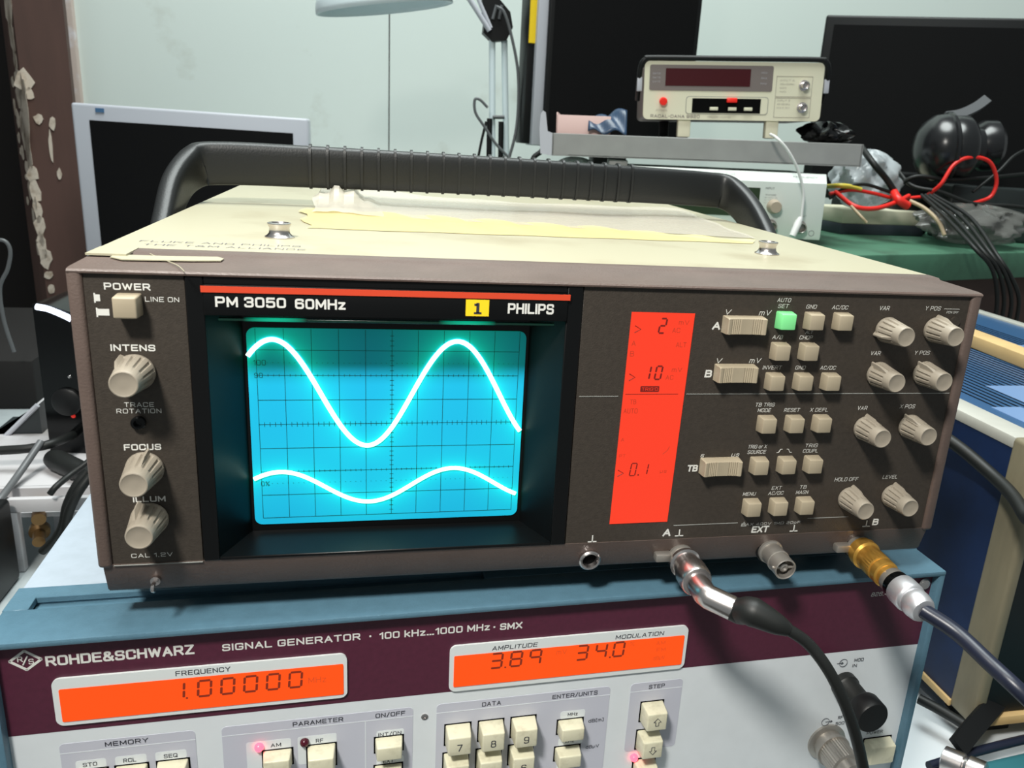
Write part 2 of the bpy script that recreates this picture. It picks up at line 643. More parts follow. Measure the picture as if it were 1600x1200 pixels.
TABLE = -206.0
SHELF = 60.0

# ------------------------------------------------------------------ setting
struct(G().box(-1600, 1900, -900, 2200, -960, -950), 'floor', 'floor')
YW = 1440
wx = onY(112, 100, YW).x
struct(G().box(wx, 2300, YW, YW + 40, -950, 1400), 'wall_back', 'wall')
jx = onY(608, 140, YW).x
struct(G().box(jx - 1.2, jx + 1.2, YW - 1.0, YW, -500, 1000), 'trim_1', 'wallline')
struct(G().box(wx - 22, wx + 14, YW - 14, YW + 44, -950, 1400, 2), 'trim_2', 'tan')
struct(G().box(-3600, wx - 10, 1800, 1820, -950, 1400), 'wall_left', 'darkroom')  # near-black sheet for the unlit room beyond, its darkness painted in
# old beam left of the wall, paint peeling along its edge
beam = thing('wooden_beam', 'brown upright wooden beam with peeling white paint, left of the white wall', 'beam', frame((-440, 1240, -950)))
bl, br, bm_ = onY(-5, 160, 1240).x, onY(112, 160, 1240).x, onY(37, 160, 1240).x
g = G()
vs = [(bl, 1300), (bm_, 1240), (br, 1246), (br - 1, 1262), (bl, 1310)]
g._add([(x, y, -950) for x, y in vs] + [(x, y, 1400) for x, y in vs],
       [(0, 1, 2, 3, 4), (9, 8, 7, 6, 5)] + [(i, (i + 1) % 5, (i + 1) % 5 + 5, i + 5) for i in range(5)])
g.build('timber', 'wood', beam)
# flakes of old paint: irregular thin chips along the arris
M['flake'] = stained('old_paint', (214, 200, 184), (170, 150, 130), 0.8, 60, 0.5, 0.7)
g = G()


def chip(cx, cz, w, h, rng):
    n = 9
    p = []
    for i in range(n):
        a = 2 * math.pi * i / n
        k = 0.65 + 0.5 * rng.random()
        p.append((cx + w / 2 * math.cos(a) * k, cz + h / 2 * math.sin(a) * k))
    return p


rng = random.Random(3)
chips = [(8, 5, 22, 50), (12, 60, 14, 40), (18, 95, 10, 26), (34, 205, 24, 60), (22, 150, 16, 40), (44, 240, 16, 40), (56, 300, 14, 36), (60, 330, 12, 40), (66, 388, 14, 40), (36, 128, 26, 34), (14, 185, 10, 30), (22, 240, 8, 24), (38, 300, 10, 30), (46, 340, 8, 30), (54, 390, 10, 26),(2, 10, 16, 60), (8, 40, 14, 60), (15, 75, 8, 70), (22, 118, 18, 22), (30, 140, 30, 40), (38, 170, 26, 90), (40, 225, 14, 60), (46, 145, 12, 18),
         (59, 186, 12, 16), (81, 193, 9, 20), (79, 228, 5, 45), (33, 262, 12, 24), (52, 270, 18, 28), (42, 290, 12, 40), (25, 200, 8, 16), (30, 278, 10, 10),
         (12, 215, 10, 16), (52, 315, 12, 24), (62, 355, 16, 40), (64, 372, 12, 24), (72, 405, 16, 32), (76, 430, 12, 16), (80, 452, 10, 18), (92, 272, 6, 18),
         (3, 125, 8, 20), (4, 165, 8, 26), (28, 318, 8, 14), (16, 238, 8, 12)]
for (px, py, w, h) in chips:
    X = onY(px, py, 1240)
    t = (X.x - bl) / (bm_ - bl)
    yy = 1240 + (1 - t) * 60 if t < 1 else 1240 + (X.x - bm_) / (br - bm_) * 6
    yy -= 1.6
    pts = chip(X.x, X.z, w * 1.15, h * 1.15, rng)
    sl = -1.0 * 60 / (bm_ - bl) if t < 1 else 6 / (br - bm_)
    vs = [(x, yy + (x - X.x) * sl, z) for x, z in pts] + [(x, yy + (x - X.x) * sl + 1.7, z) for x, z in pts]
    n = len(pts)
    g._add(vs, [tuple(range(n)), tuple(range(2 * n - 1, n - 1, -1))] + [(i, i + n, (i + 1) % n + n, (i + 1) % n) for i in range(n)])
fl = g.build('paint_flakes', 'flake', beam)
fl['kind'] = 'stuff'

# table carrying the instruments
tb = thing('table', 'large pale grey table under the signal generator and blue cabinet', 'table', frame((200, 400, -950)))
G().box(-620, 1000, -60, 1240, TABLE - 28, TABLE, 2).build('tabletop', 'table', tb)
for x in (-590, 940):
    for y in (-30, 1180):
        G().box(x, x + 50, y, y + 50, -950, TABLE - 28, 2).build('leg', 'grey', tb)

# raised green bench behind, turned 17.6 degrees
BF = frame((708.7, 582.0, 0), 17.6)
bench = thing('workbench', 'green painted workbench behind the oscilloscope, edge worn', 'workbench', frame((708.7, 582, -950), 17.6))
G(BF).box(-345, 720, 0, 610, 23, SHELF, 2.5).build('bench_top', 'greygreen', bench)
G(BF).box(-335, 715, 32, 52, -190, 23).build('apron', 'brownwood', bench)
for u in (-330, 660):
    for v in (60, 550):
        G(BF).box(u, u + 45, v, v + 45, -205.5, 23, 1).build('leg', 'brownwood', bench)

# ------------------------------------------------------------------ oscilloscope
osc = thing('oscilloscope', 'brown and cream bench oscilloscope showing two sine traces, on top of the signal generator', 'oscilloscope', frame((180, 200, -28.5)))
ZT = 119.0
CASE = G().prof([(25, -14), (458, -14), (458, ZT), (38.6, ZT), (38.6, 110), (25, 110)], -5, 367)
CASE.prism([(-5, ZT - .6), (9, ZT - .6), (9, ZT + .2), (-5, ZT + .2)], 21, 38.4)
g = G()
# frame: top lip, cheeks, sloping connector strip
g.prof([(-1.2, 115.6), (-1.4, 116.3), (-0.8, 117.0), (2, 117.4), (29, 118.0), (30.5, 118.8), (38.4, 119.0), (38.4, 109), (3, 109), (3, 115.6)], -4.6, 367.6)
for x0, x1 in ((-5.2, 0), (362.6, 368)):
    g.box(x0, x1, -1.2, 30, -1.0, 117.0, 1.6, 3)
g.prof([(-0.2, 0.2), (0.2, -0.8), (3.2, -12.4), (5, -14.2), (22, -14.6), (22, 0.2)], -3.6, 365.8)
g.box(-5.0, 368, 20, 26, -13, 109.0, 1.5)
FRG = g
g = G()
g.box(0, 33.2, 0.2, 6, -0.1, 115.7, 0.2, 1)
PWP = g
g = G()
g.box(182.4, 362.8, 0.2, 6, -0.1, 115.7, 0.2, 1)
CTP = g

# crt bezel with its hood
g = G()
Z0, Z1 = 0.2, 115.6
# flat rim around the opening
g.box(33.4, 39.6, -0.6, 5, Z0, Z1, 0.4, 1)
g.box(175.6, 182.2, -0.6, 5, Z0, Z1, 0.4, 1)
g.box(39.5, 175.7, -0.4, 6, 112.4, Z1, 0.4, 1)
g.box(39.4, 175.8, -1.6, 6, 101.2, 112.6, 0.5, 2)
g.box(39.5, 175.7, -0.6, 3, Z0, 1.6, 0.3, 1)


def quad(g, a, b, c, d):
    g._add([a, b, c, d], [(0, 1, 2, 3)])


SY = 18.3
xl0, xr0, xl1, xr1 = 39.6, 175.6, 49.4, 164.6
zb0, zt0, zb1, zt1 = 1.6, 101.2, 3.2, 97.0
quad(g, (xl0, 0, zb0), (xl0, 0, zt0), (xl1, SY, zt1), (xl1, SY, zb1))
quad(g, (xr0, 0, zb0), (xr0, 0, zt0), (xr1, SY, zt1), (xr1, SY, zb1))
quad(g, (xl0, 0, zb0), (xr0, 0, zb0), (xr1, SY, zb1), (xl1, SY, zb1))
quad(g, (xl0, 0, zt0), (xr0, 0, zt0), (xr1, SY, zt1), (xl1, SY, zt1))
quad(g, (48, SY + .2, 2), (166, SY + .2, 2), (166, SY + .2, 99), (48, SY + .2, 99))
BZG = g
G().box(38.9, 176.5, -2.0, -1.3, 109.9, 112.2).build('red_stripe', 'stripe', osc)

BZG.mi = 1
for t, x, z, h, w, bd in (('PM 3050', 55.9, 106.5, 3.9, 24.6, .075), ('60MHz', 80.5, 106.3, 3.9, 18.2, .075), ('PHILIPS', 160.8, 106.2, 4.2, 18.6, .07)):
    BZG.text(t, x, z, h, w, y=-1.7, bold=bd)
bz = BZG.build('screen_bezel', ['bezel', 'white'], osc)
# screen: bluish phosphor plate; halo of the two traces as phosphor glow
S1 = (64.6, 23.0, 60.3, 73.8)
S2 = (22.9, 7.4, 61.8, 72.0)


def screen_mat():
    m = mat('phosphor_screen', (30, 190, 215), 0.5, spec=0.3)
    nt = m.node_tree
    b = nt.nodes['Principled BSDF']
    tc = nt.nodes.new('ShaderNodeTexCoord')
    sx = nt.nodes.new('ShaderNodeSeparateXYZ')
    nt.links.new(tc.outputs['Object'], sx.inputs[0])

    def mth(op, a, bb=None, cc=None):
        n = nt.nodes.new('ShaderNodeMath')
        n.operation = op
        for i, v in enumerate((a, bb, cc)):
            if v is None:
                continue
            if isinstance(v, (int, float)):
                n.inputs[i].default_value = v
            else:
                nt.links.new(v, n.inputs[i])
        return n.outputs[0]
    X = mth('ADD', mth('MULTIPLY', sx.outputs[0], 1000), 180)
    Z = mth('ADD', mth('MULTIPLY', sx.outputs[2], 1000), -28.5)
    halo = None
    for (c, a, x0, per) in (S1, S2):
        ph = mth('MULTIPLY', mth('SUBTRACT', X, x0), 2 * math.pi / per)
        f = mth('ADD', mth('MULTIPLY', mth('COSINE', ph), a), c)
        df = mth('MULTIPLY', mth('SINE', ph), a * 2 * math.pi / per)
        d = mth('DIVIDE', mth('ABSOLUTE', mth('SUBTRACT', Z, f)), mth('SQRT', mth('ADD', mth('MULTIPLY', df, df), 1)))
        gl = mth('EXPONENT', mth('MULTIPLY', d, -1 / 3.0))
        gl2 = mth('MULTIPLY', mth('EXPONENT', mth('MULTIPLY', d, -1 / 14.0)), 0.13)
        t = mth('ADD', mth('MULTIPLY', gl, 0.5), gl2)
        halo = t if halo is None else mth('ADD', halo, t)
    cm = nt.nodes.new('ShaderNodeMix')
    cm.data_type = 'RGBA'
    cm.inputs[6].default_value = (0.0, 0.9, 0.50, 1)
    cm.inputs[7].default_value = (0.0, 0.9, 0.50, 1)
    b.inputs['Emission Color'].default_value = (0.0, 0.80, 0.36, 1)
    nt.links.new(mth('ADD', halo, 0.07), b.inputs['Emission Strength'])
    b.inputs['Base Color'].default_value = (0.01, 0.42, 0.78, 1)
    nt.nodes.remove(cm)
    return m


M['screen'] = screen_mat()
g = G()
g.rrect(50.7, 163.3, 6.2, 92.2, SY - .3, SY + .1, 3.2, 6)
scr = g.build('screen', 'screen', osc)
# graticule
M['grat'] = mat('graticule_print', (4, 60, 78), 0.6)
gx = [onY(405, 662.3, SY).x, onY(805, 660.7, SY).x]
dx = (gx[1] - gx[0]) / 10
z0, z7 = onY(609, 801.7, SY).z, onY(610, 548, SY).z
dz = (z7 - z0) / 7
g = G()
yy = SY - 0.45
for i in range(11):
    x = gx[0] + i * dx
    t = 0.16
    g.box(x - t / 2, x + t / 2, yy, yy + .05, z0, min(z0 + 8 * dz, 92))
for j in range(9):
    z = z0 + j * dz
    if z < 92:
        g.box(gx[0], gx[1], yy, yy + .05, z - .08, z + .08)
for i in range(51):
    x = gx[0] + i * dx / 5
    for j, hh in ((4, 1.0), (2, .5), (6, .5)):
        z = z0 + j * dz
        g.box(x - .08, x + .08, yy, yy + .05, z - hh, z + hh)
    for zz in (1.5, 6.5):
        g.box(x - .25, x + .05, yy, yy + .05, z0 + zz * dz - .07, z0 + zz * dz + .07)
for j in range(40):
    z = z0 + j * dz / 5
    x = gx[0] + 5 * dx
    if z < 91.5:
        g.box(x - .8, x + .8, yy, yy + .05, z - .08, z + .08)
g.text('100', gx[0] + 1.2, z0 + 6.5 * dz, 2.2, y=yy, bold=0)
g.text('90', gx[0] + .6, z0 + 6 * dz, 2.0, y=yy, bold=0)
g.text('0%', gx[0] + 1.4, z0 + 1.5 * dz, 2.0, y=yy, bold=0)
g.build('graticule', 'grat', scr)
M['trace'] = mat('trace_glow', (200, 255, 230), 0.5, emit=(225, 255, 240), es=2.0)
for (c, a, x0, per), xa, xb, w in ((S1, 50.9, 162.6, .98), (S2, 51.1, 162.2, .92)):
    g = G()
    P = []
    for i in range(121):
        x = xa + (xb - xa) * i / 120
        P.append((x, SY - .7, c + a * math.cos(2 * math.pi * (x - x0) / per)))
    n = len(P)
    vs, fs = [], []
    for i in range(n):
        p = Vector(P[i])
        t = (Vector(P[min(i + 1, n - 1)]) - Vector(P[max(i - 1, 0)])).normalized()
        q = Vector((-t.z, 0, t.x)) * w
        for d in (q, q * .7 + Vector((0, -.25, 0)), q * -.7 + Vector((0, -.25, 0)), q * -1):
            vs.append(p + d)
    for i in range(n - 1):
        for j in range(3):
            fs.append((i * 4 + j, i * 4 + j + 1, (i + 1) * 4 + j + 1, (i + 1) * 4 + j))
    g._add(vs, fs, True)
    g.build('trace', 'trace', scr)

# glowing edge of the clear filter plate under the header
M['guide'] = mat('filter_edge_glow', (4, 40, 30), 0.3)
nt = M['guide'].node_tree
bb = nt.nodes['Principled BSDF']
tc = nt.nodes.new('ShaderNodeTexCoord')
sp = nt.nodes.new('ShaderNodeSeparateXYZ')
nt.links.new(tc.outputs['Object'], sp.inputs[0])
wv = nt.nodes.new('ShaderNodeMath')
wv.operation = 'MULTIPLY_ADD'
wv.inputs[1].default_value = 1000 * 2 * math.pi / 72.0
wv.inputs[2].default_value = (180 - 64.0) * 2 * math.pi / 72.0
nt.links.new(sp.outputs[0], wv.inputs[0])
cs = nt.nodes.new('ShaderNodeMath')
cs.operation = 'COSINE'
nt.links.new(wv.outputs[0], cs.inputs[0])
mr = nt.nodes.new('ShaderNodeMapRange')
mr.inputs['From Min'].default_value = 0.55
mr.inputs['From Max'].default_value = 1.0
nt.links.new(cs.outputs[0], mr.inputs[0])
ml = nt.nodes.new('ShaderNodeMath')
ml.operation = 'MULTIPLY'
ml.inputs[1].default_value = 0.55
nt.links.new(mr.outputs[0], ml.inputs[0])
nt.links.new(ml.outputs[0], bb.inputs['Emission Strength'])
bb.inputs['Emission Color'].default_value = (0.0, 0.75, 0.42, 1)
G().box(44, 171, -0.5, 1.5, 99.0, 100.1, .2, 1).build('filter_plate_edge', 'guide', bz, 'clear edge of the screen filter glowing green in two places')

# header lettering, sticker
st = G().box(134.9, 144.0, -2.0, -1.6, 102.9, 109.4)
st.mi = 1
for a in ((139.0, 140.2, 104.2, 108.2), (138.2, 139.4, 107.0, 107.9), (138.1, 141.1, 103.7, 104.5)):
    st.box(a[0], a[1], -2.08, -2.0, a[2], a[3])
st.build('number_sticker', ['yellow', 'ink'], osc, 'yellow sticker with the number 1')

# left and right printing
g = PWP
g.mi = 1
g.text('POWER', 14.2, 110.9, 2.5, 15.2, y=.1, bold=.075)
g.text('LINE ON', 25.4, 106.5, 1.8, 11.4, y=.1, bold=.03)
g.text('INTENS', 14.3, 88.3, 2.5, 15.0, y=.1, bold=.075)
g.text('TRACE', 14.6, 66.4, 1.8, 10.2, y=.1, bold=.03)
g.text('ROTATION', 14.4, 63.9, 1.8, 15.4, y=.1, bold=.03)
g.text('FOCUS', 14.5, 49.4, 2.5, 13.0, y=.1, bold=.075)
g.text('ILLUM', 15.2, 27.8, 2.4, 11.6, y=.1, bold=.075)
g.text('CAL 1.2V', 14.4, 3.6, 1.8, 15.0, y=.1, bold=.03)
g.box(3.0, 3.5, .05, .2, 104.8, 108.3)
g.box(3.5, 5.0, .05, .2, 105.4, 107.8)
g.box(3.3, 3.8, .05, .2, 99.6, 103.0)
g.box(3.8, 7.6, .05, .2, 100.2, 102.6)
g.mi = 2
g.box(0.4, 33.0, -.5, .2, -.32, -.08)
g.build('power_panel', ['panel', 'white', 'line'], osc)
g = CTP
g.mi = 1
R = dict(bold=.02, shear=.25, y=.1)
for t, x, z, h, w in (('V', 245.8, 106.2, 2.3, 2.6), ('mV', 262.9, 106.2, 2.3, 5.2), ('V', 244.5, 84.8, 2.3, 2.6), ('mV', 261.4, 85.0, 2.3, 5.2), ('s', 242.4, 41.2, 2.0, 1.6), ('µs', 258.2, 41.2, 2.0, 3.6)):
    g.text(t, x, z, h, w, **R)
R2 = dict(bold=.09, shear=.12, y=.1)
for t, x, z, h, w in (('A', 241.4, 100.2, 3.4, 3.6), ('B', 240.4, 79.0, 3.4, 3.2), ('TB', 238.4, 35.0, 3.2, 5.0), ('A', 229.8, 3.6, 3.7, 3.8), ('EXT', 275.9, 3.2, 3.4, 8.6), ('B', 336.4, 4.4, 3.4, 3.2)):
    g.text(t, x, z, h, w, **R2)
for x, z in ((194.8, 1.6), (235.8, 2.6), (293.3, 2.4), (331.6, 3.2)):
    g.box(x - 2, x + 2, .05, .2, z - 1.2, z - .7)
    g.box(x - .25, x + .25, .05, .2, z - 1.2, z + 2.2)
bt = {}
R3 = dict(bold=.02, shear=.2, y=.1)
ROW = dict(a=103.3, b=89.6, c=75.9, d=56.1, e=36.2, f=15.5)
LB = [('AUTO\nSET', 271.9, 'a'), ('GND', 285.2, 'a'), ('AC/DC', 299.0, 'a'), ('A/B', 271.4, 'b'), ('CHOP', 284.9, 'b'), ('INVERT', 270.9, 'c'), ('GND', 284.5, 'c'), ('AC/DC', 298.0, 'c'),
      ('TB TRIG\nMODE', 270.1, 'd'), ('RESET', 283.6, 'd'), ('X DEFL', 297.1, 'd'), ('TRIG or X\nSOURCE', 269.4, 'e'), (None, 282.9, 'e'), ('TRIG\nCOUPL', 296.2, 'e'), ('MENU', 268.8, 'f'), ('EXT\nAC/DC', 282.1, 'f'), ('TB\nMAGN', 295.5, 'f')]
for t, x, r in LB:
    z = ROW[r] + 6.0
    if t:
        L = t.split('\n')
        for k, q in enumerate(reversed(L)):
            g.text(q, x - 1.0, z + 2.6 * k, 1.75, min(1.35 * len(q) + .8, 9.2), **R3)
g.text('ALT', 285, ROW['b'] + 8.4, 1.3, 3.4, **R3)
for s_ in (-1, 1):
    zz = [41.6, 41.7, 43.2, 43.3] if s_ < 0 else [43.3, 43.2, 41.7, 41.6]
    g.tube([(282 + s_ * 2.4 + dx_, .1, z_) for dx_, z_ in zip((-1.3, -.4, .4, 1.3), zz)], .16, 6, sm=False)
KN = [('VAR', 322.6, 99.8), ('Y POS', 347.0, 100.2), ('VAR', 322.3, 79.2), ('Y POS', 346.0, 79.6), ('VAR', 320.7, 53.2), ('X POS', 344.0, 53.8), ('HOLD OFF', 319.2, 17.8), ('LEVEL', 342.3, 18.4)]
for t, x, z in KN:
    g.text(t, x - 2.8, z + 9.6, 1.9, 1.45 * len(t) + .6, **R3)
g.text('PEN OFF', 354.6, 108.2, 1.1, 6, **R3)
g.text('MAX 400V 1MΩ 20pF', 281, 6.0, 1.3, 30, **R3)
g.box(350, 358, .05, .2, 109.6, 109.75)
g.mi = 2
for x0, x1, z in ((183.7, 200.7, 68.9), (231.4, 362.0, 69.8), (232.6, 264, 7.0), (299.5, 321, 7.8)):
    g.box(x0, x1, .0 if z > 0 else -.5, .2, z - .12, z + .12)
g._add([(265.8, .1, 5), (268.6, .1, 5), (267.2, .1, 7.6), (266.5, .05, 5.4), (267.9, .05, 5.4), (267.2, .05, 6.8)], [(0, 1, 4, 3), (1, 2, 5, 4), (2, 0, 3, 5)])
g.build('control_panel', ['panel', 'white', 'line'], osc)

# push buttons
for t, x, r in LB:
    z = ROW[r]
    gr = t == 'AUTO\nSET'
    g = G().box(x - 3.9, x + 3.9, -5.0, 1, z - 3.9, z + 3.9, 0.55, 2, taper=0.14)
    g.build('button', 'green' if gr else 'btn', osc, 'lit green push button' if gr else None)
G().box(10.4, 18.8, -7, 1, 100.4, 108.6, 0.7, 3, taper=0.06).build('power_button', 'btn', osc, 'larger beige power button')
# rocker keys, dished with grip grooves
for x, z in ((253.2, 101.0), (252.2, 79.7), (251.0, 36.2)):
    g = G()
    w, h = 18.6, 7.6
    x -= .2
    n = 40
    vs, fs = [], []
    for i in range(n + 1):
        t = i / n * 2 - 1
        d = -5.6 + 1.1 * (1 - t * t)
        for c_ in (.40, .62):
            if abs(abs(t) - c_) < .14 and i % 2:
                d += .35
        e = .93 if abs(t) == 1 else 1
        for (yy_, zz) in ((.5, -h / 2), (d + .8, -h / 2 * .95), (d, -h / 2 * .86), (d, h / 2 * .86), (d + .8, h / 2 * .95), (.5, h / 2)):
            k = 1 if yy_ > 0 else .955
            vs.append((x + t * w / 2 * k, yy_ if abs(t) < 1 else max(yy_, d + .4), z + zz * e))
    for i in range(n):
        for j in range(5):
            fs.append((i * 6 + j, i * 6 + j + 1, (i + 1) * 6 + j + 1, (i + 1) * 6 + j))
    fs.append(tuple(range(6)))
    fs.append(tuple(range(n * 6, n * 6 + 6)))
    g._add(vs, fs)
    g.build('rocker_key', 'btn', osc)


# knobs
def knob(x, z, R0, R1, L, ang):
    g = G()
    N = 84
    st = [(0, R0 * .96, 0), (.6, R0, 0), (1.6, R0 * .985, .0), (1.8, R0 * .97, 1), (L * .62, R0 + (R1 - R0) * .60, 1), (L * .72, R0 + (R1 - R0) * .72, .0), (L - .6, R1 * 1.02, 0), (L - .12, R1 * .97, 0), (L, R1 * .9, 0), (L - .25, R1 * .8, 0), (L - .35, R1 * .3, 0), (L - .35, .01, 0)]
    vs, fs = [], []
    for h, r, gr in st:
        for i in range(N):
            a = 2 * math.pi * i / N
            q = r - (.65 if gr and (i % 6) < 2 else 0)
            vs.append((x + q * math.sin(a), -h, z + q * math.cos(a)))
    for k in range(len(st) - 1):
        for i in range(N):
            j = (i + 1) % N
            fs.append((k * N + i, k * N + j, (k + 1) * N + j, (k + 1) * N + i))
    g._add(vs, fs, True)
    # pointer fin
    a = math.radians(ang)
    u, w = Vector((math.sin(a), 0, math.cos(a))), Vector((math.cos(a), 0, -math.sin(a)))
    o = Vector((x, 0, z))
    P = []
    for s_ in (-1, 1):
        P += [o + u * (R0 * .8) + w * (s_ * 1.7), o + u * (R0 * 1.18) + w * (s_ * .35), o + u * (R0 * 1.10) + w * (s_ * .35) + Vector((0, -L * .42, 0)), o + u * (R1 * .9) + w * (s_ * .7) + Vector((0, -L * .86, 0))]
    g._add(P, [(0, 1, 2, 3), (7, 6, 5, 4), (1, 5, 6, 2), (2, 6, 7, 3), (0, 4, 5, 1)])
    return g.build('knob', 'knob', osc)


for x, z, a in ((14.6, 79.2, -38), (14.8, 40.8, 12), (14.9, 19.7, -28)):
    knob(x, z, 6.9, 4.9, 16, a)
for (t, x, z), a in zip(KN, (-112, 5, -35, -35, 0, -30, 12, 5)):
    knob(x, z, 5.8, 4.3, 14.6, a)
G().lathe([(2.6, 0), (2.6, 1.6), (2.2, 2.0), (1.5, 2.0), (1.5, .4)], (14, .2, 59.4), (0, -1, 0), 20).build('trimmer_ring', 'blackg', osc)
g = G()
g.lathe([(2.4, 0), (2.4, 1)], (356.6, .2, 104), (0, -1, 0), 16)
g.build('trimmer_cap', 'panel', osc)

# lcd readout
g = G().prism([(202.1, 9.1), (229.2, 9.2), (231.0, 105.3), (203.3, 105.4)], -.1, 1.5)
g.mi = 1
Y = -.2
g.seg7('2', 217.3, 99.8, 2.6, 6.2, Y, .75)
g.seg7('1', 212.6, 79.4, 2.4, 5.8, Y, .75)
g.seg7('0', 217.6, 79.4, 2.6, 5.8, Y, .75)
g.seg7('0', 210.6, 35.2, 2.5, 5.8, Y, .5)
g.seg7('1', 216.6, 35.2, 1.2, 5.0, Y, .5)
g.box(212.8, 213.4, Y, 0, 32.2, 32.9)
g.rrect(210.2, 218.6, 70.9, 73.5, Y, 0, .3)
g.box(203.8, 227.4, Y, 0, 69.7, 70.0)
for x, z in ((206.4, 98.2), (205.9, 77.4), (204.8, 33.6)):
    g.tube([(x - 1.2, Y, z + 1.5), (x + 1.4, Y, z), (x - 1.2, Y, z - 1.5)], .22, 6, sm=False)
g.mi = 2
Q = dict(y=Y, bold=.02)
for t, x, z, h, w in (('mV', 226.5, 101.4, 2.0, 4.6), ('AC', 223.4, 98.0, 2.1, 3.4), ('A', 205.3, 92.2, 2.3, 1.8), ('B', 205.0, 87.7, 2.3, 1.7), ('ALT', 226.3, 91.8, 2.1, 4.6), ('mV', 225.7, 80.8, 2.0, 4.6), ('AC', 222.7, 77.4, 2.0, 3.4),
                      ('TB', 207.5, 66.5, 2.1, 2.8), ('AUTO', 206.8, 62.4, 2.2, 6.2), ('A', 204.4, 49.3, 1.6, 1.4), ('PT', 205, 41.8, 1.4, 2.8), ('µs', 224.6, 34.1, 1.6, 3.0)):
    g.text(t, x, z, h, w, **Q)
g.tube([(223.4, Y, 42.2), (225.4, Y, 44.0), (226.2, Y, 45.8)], .15, 5)
g.mi = 0
g.text('TRIG’D', 214.4, 72.2, 1.4, 7.2, y=-.3, bold=.02)
g.build('lcd_display', ['lcd', 'seg', 'segf'], osc, 'tall red backlit readout')

# connector strip: it slopes back, so its sockets start at y = 2
nrm = (0, -1, -.05)
eo = G().lathe([(5.0, 0), (5.0, 2.2), (4.3, 2.9), (3.6, 2.7), (2.9, .5)], (194.5, 2.2, -8.6), (0, -1, -.1), 32, cap=False).build('earth_socket', 'chrome', osc)
G().lathe([(3.2, 0), (3.0, .6), (.01, .6)], (194.5, 2.2, -8.6), (0, -1, -.1), 24).build('socket_hole', 'hole', eo)
g = G()
g.cyl((14.7, 3, -8.2), (14.7, 0, -8.2), 1.9)
g.tube([(14.7, 1, -8.2), (14.7, -3.4, -8.0), (14.7, -4.6, -9.4), (14.7, -3.0, -10.8)], .8, 8)
g.build('calibration_hook', 'chrome', osc)
for x, full in ((238.1, 0), (283.4, 1), (329.8, 0)):
    so = G().lathe([(6.6, 0), (6.6, 1.0), (6.0, 1.4)], (x, 3.0, -9.2), nrm, 32).build('socket_washer', 'black', osc)
    g = G()
    L = 17
    g.lathe([(6.0, 0), (6.0, 2.2), (5.2, 2.6), (5.2, 9), (5.5, 9.2), (5.5, 10), (5.2, 10.2), (5.2, L), (4.8, L + .3), (4.4, L), (4.4, L - 7), (2.1, L - 7), (2.1, L - 1.5), (1.2, L - 1), (.01, L - 2)], (x, 2.4, -9.2), nrm, 32)
    if full:
        for s_ in (-1, 1):
            g.cyl((x, -12.4, -9.9), (x + s_ * 5.9, -12.4, -9.9), .8, n=10)
    else:
        g.box(x - 13, x - 5, -2.0, 2.5, -10.6, -6.6, .8, 2)
    g.build('bnc_socket', 'steel', osc)

# case-top studs
for px, py in ((437, 371), (1198, 397)):
    x, y = onZ(px, py, ZT).x, onZ(px, py, ZT).y
    G().lathe([(6.6, 0), (6.6, .5), (5.5, 1.2), (4.7, 2.2), (4.5, 4.5), (5.0, 5.6), (5.3, 6.2), (5.2, 6.7), (4.3, 6.9), (3.9, 6.4), (3.7, 3), (.01, 3)], (x, y, ZT), (0, 0, 1), 40).build('top_stud', 'chrome', osc)
# printing on the top and a worn label strip
a, b = onZ(218, 377, ZT), onZ(470, 385, ZT)
c, d = onZ(222, 382.5, ZT), onZ(478, 390, ZT)
M['toptext'] = mat('faded_print', (120, 116, 120), 0.6)
g = CASE
g.mi = 1
for s_, p, q in (('FLUKE AND PHILIPS', a, b), ('THE T&M ALLIANCE', c, d)):
    x, y, w, h = (p.x + q.x) / 2, (p.y + q.y) / 2, q.x - p.x, 4.0
    g.text(s_, 0, 0, h, w, y=-.12, bold=.01, T=Matrix.Translation((x, y, ZT + .05)) @ Matrix.Rotation(math.radians(-90), 4, 'X'))
g.build('case', ['cream', 'toptext'], osc)
g = G()
pts = [(172, 401), (180, 397), (232, 399), (262, 400), (340, 401), (350, 404), (345, 407), (300, 407), (240, 406), (190, 405)]
vs = [onZ(px, py, 118.5) for px, py in pts]
n = len(vs)
g._add([v for v in vs] + [v - Vector((0, 0, .35)) for v in vs], [tuple(range(n)), tuple(range(2 * n - 1, n - 1, -1))] + [(i, i + n, (i + 1) % n + n, (i + 1) % n) for i in range(n)])
g.build('label_remnant', 'cream', osc, 'torn cream strip stuck on the brown lip')
FRG.mi = 1
FRG.tube([onZ(px, py, 118.3) for px, py in ((226, 392), (240, 399), (262, 408), (278, 415), (288, 424))], .18, 5)
FRG.build('front_frame', ['frame', 'cream'], osc)

# rubber feet
for x in (24, 338):
    for y in (40, 360):
        G().lathe([(9, 0), (9, 11), (7, 14.3)], (x, y, -14.2), (0, 0, -1), 24).build('foot', 'rubber', osc)

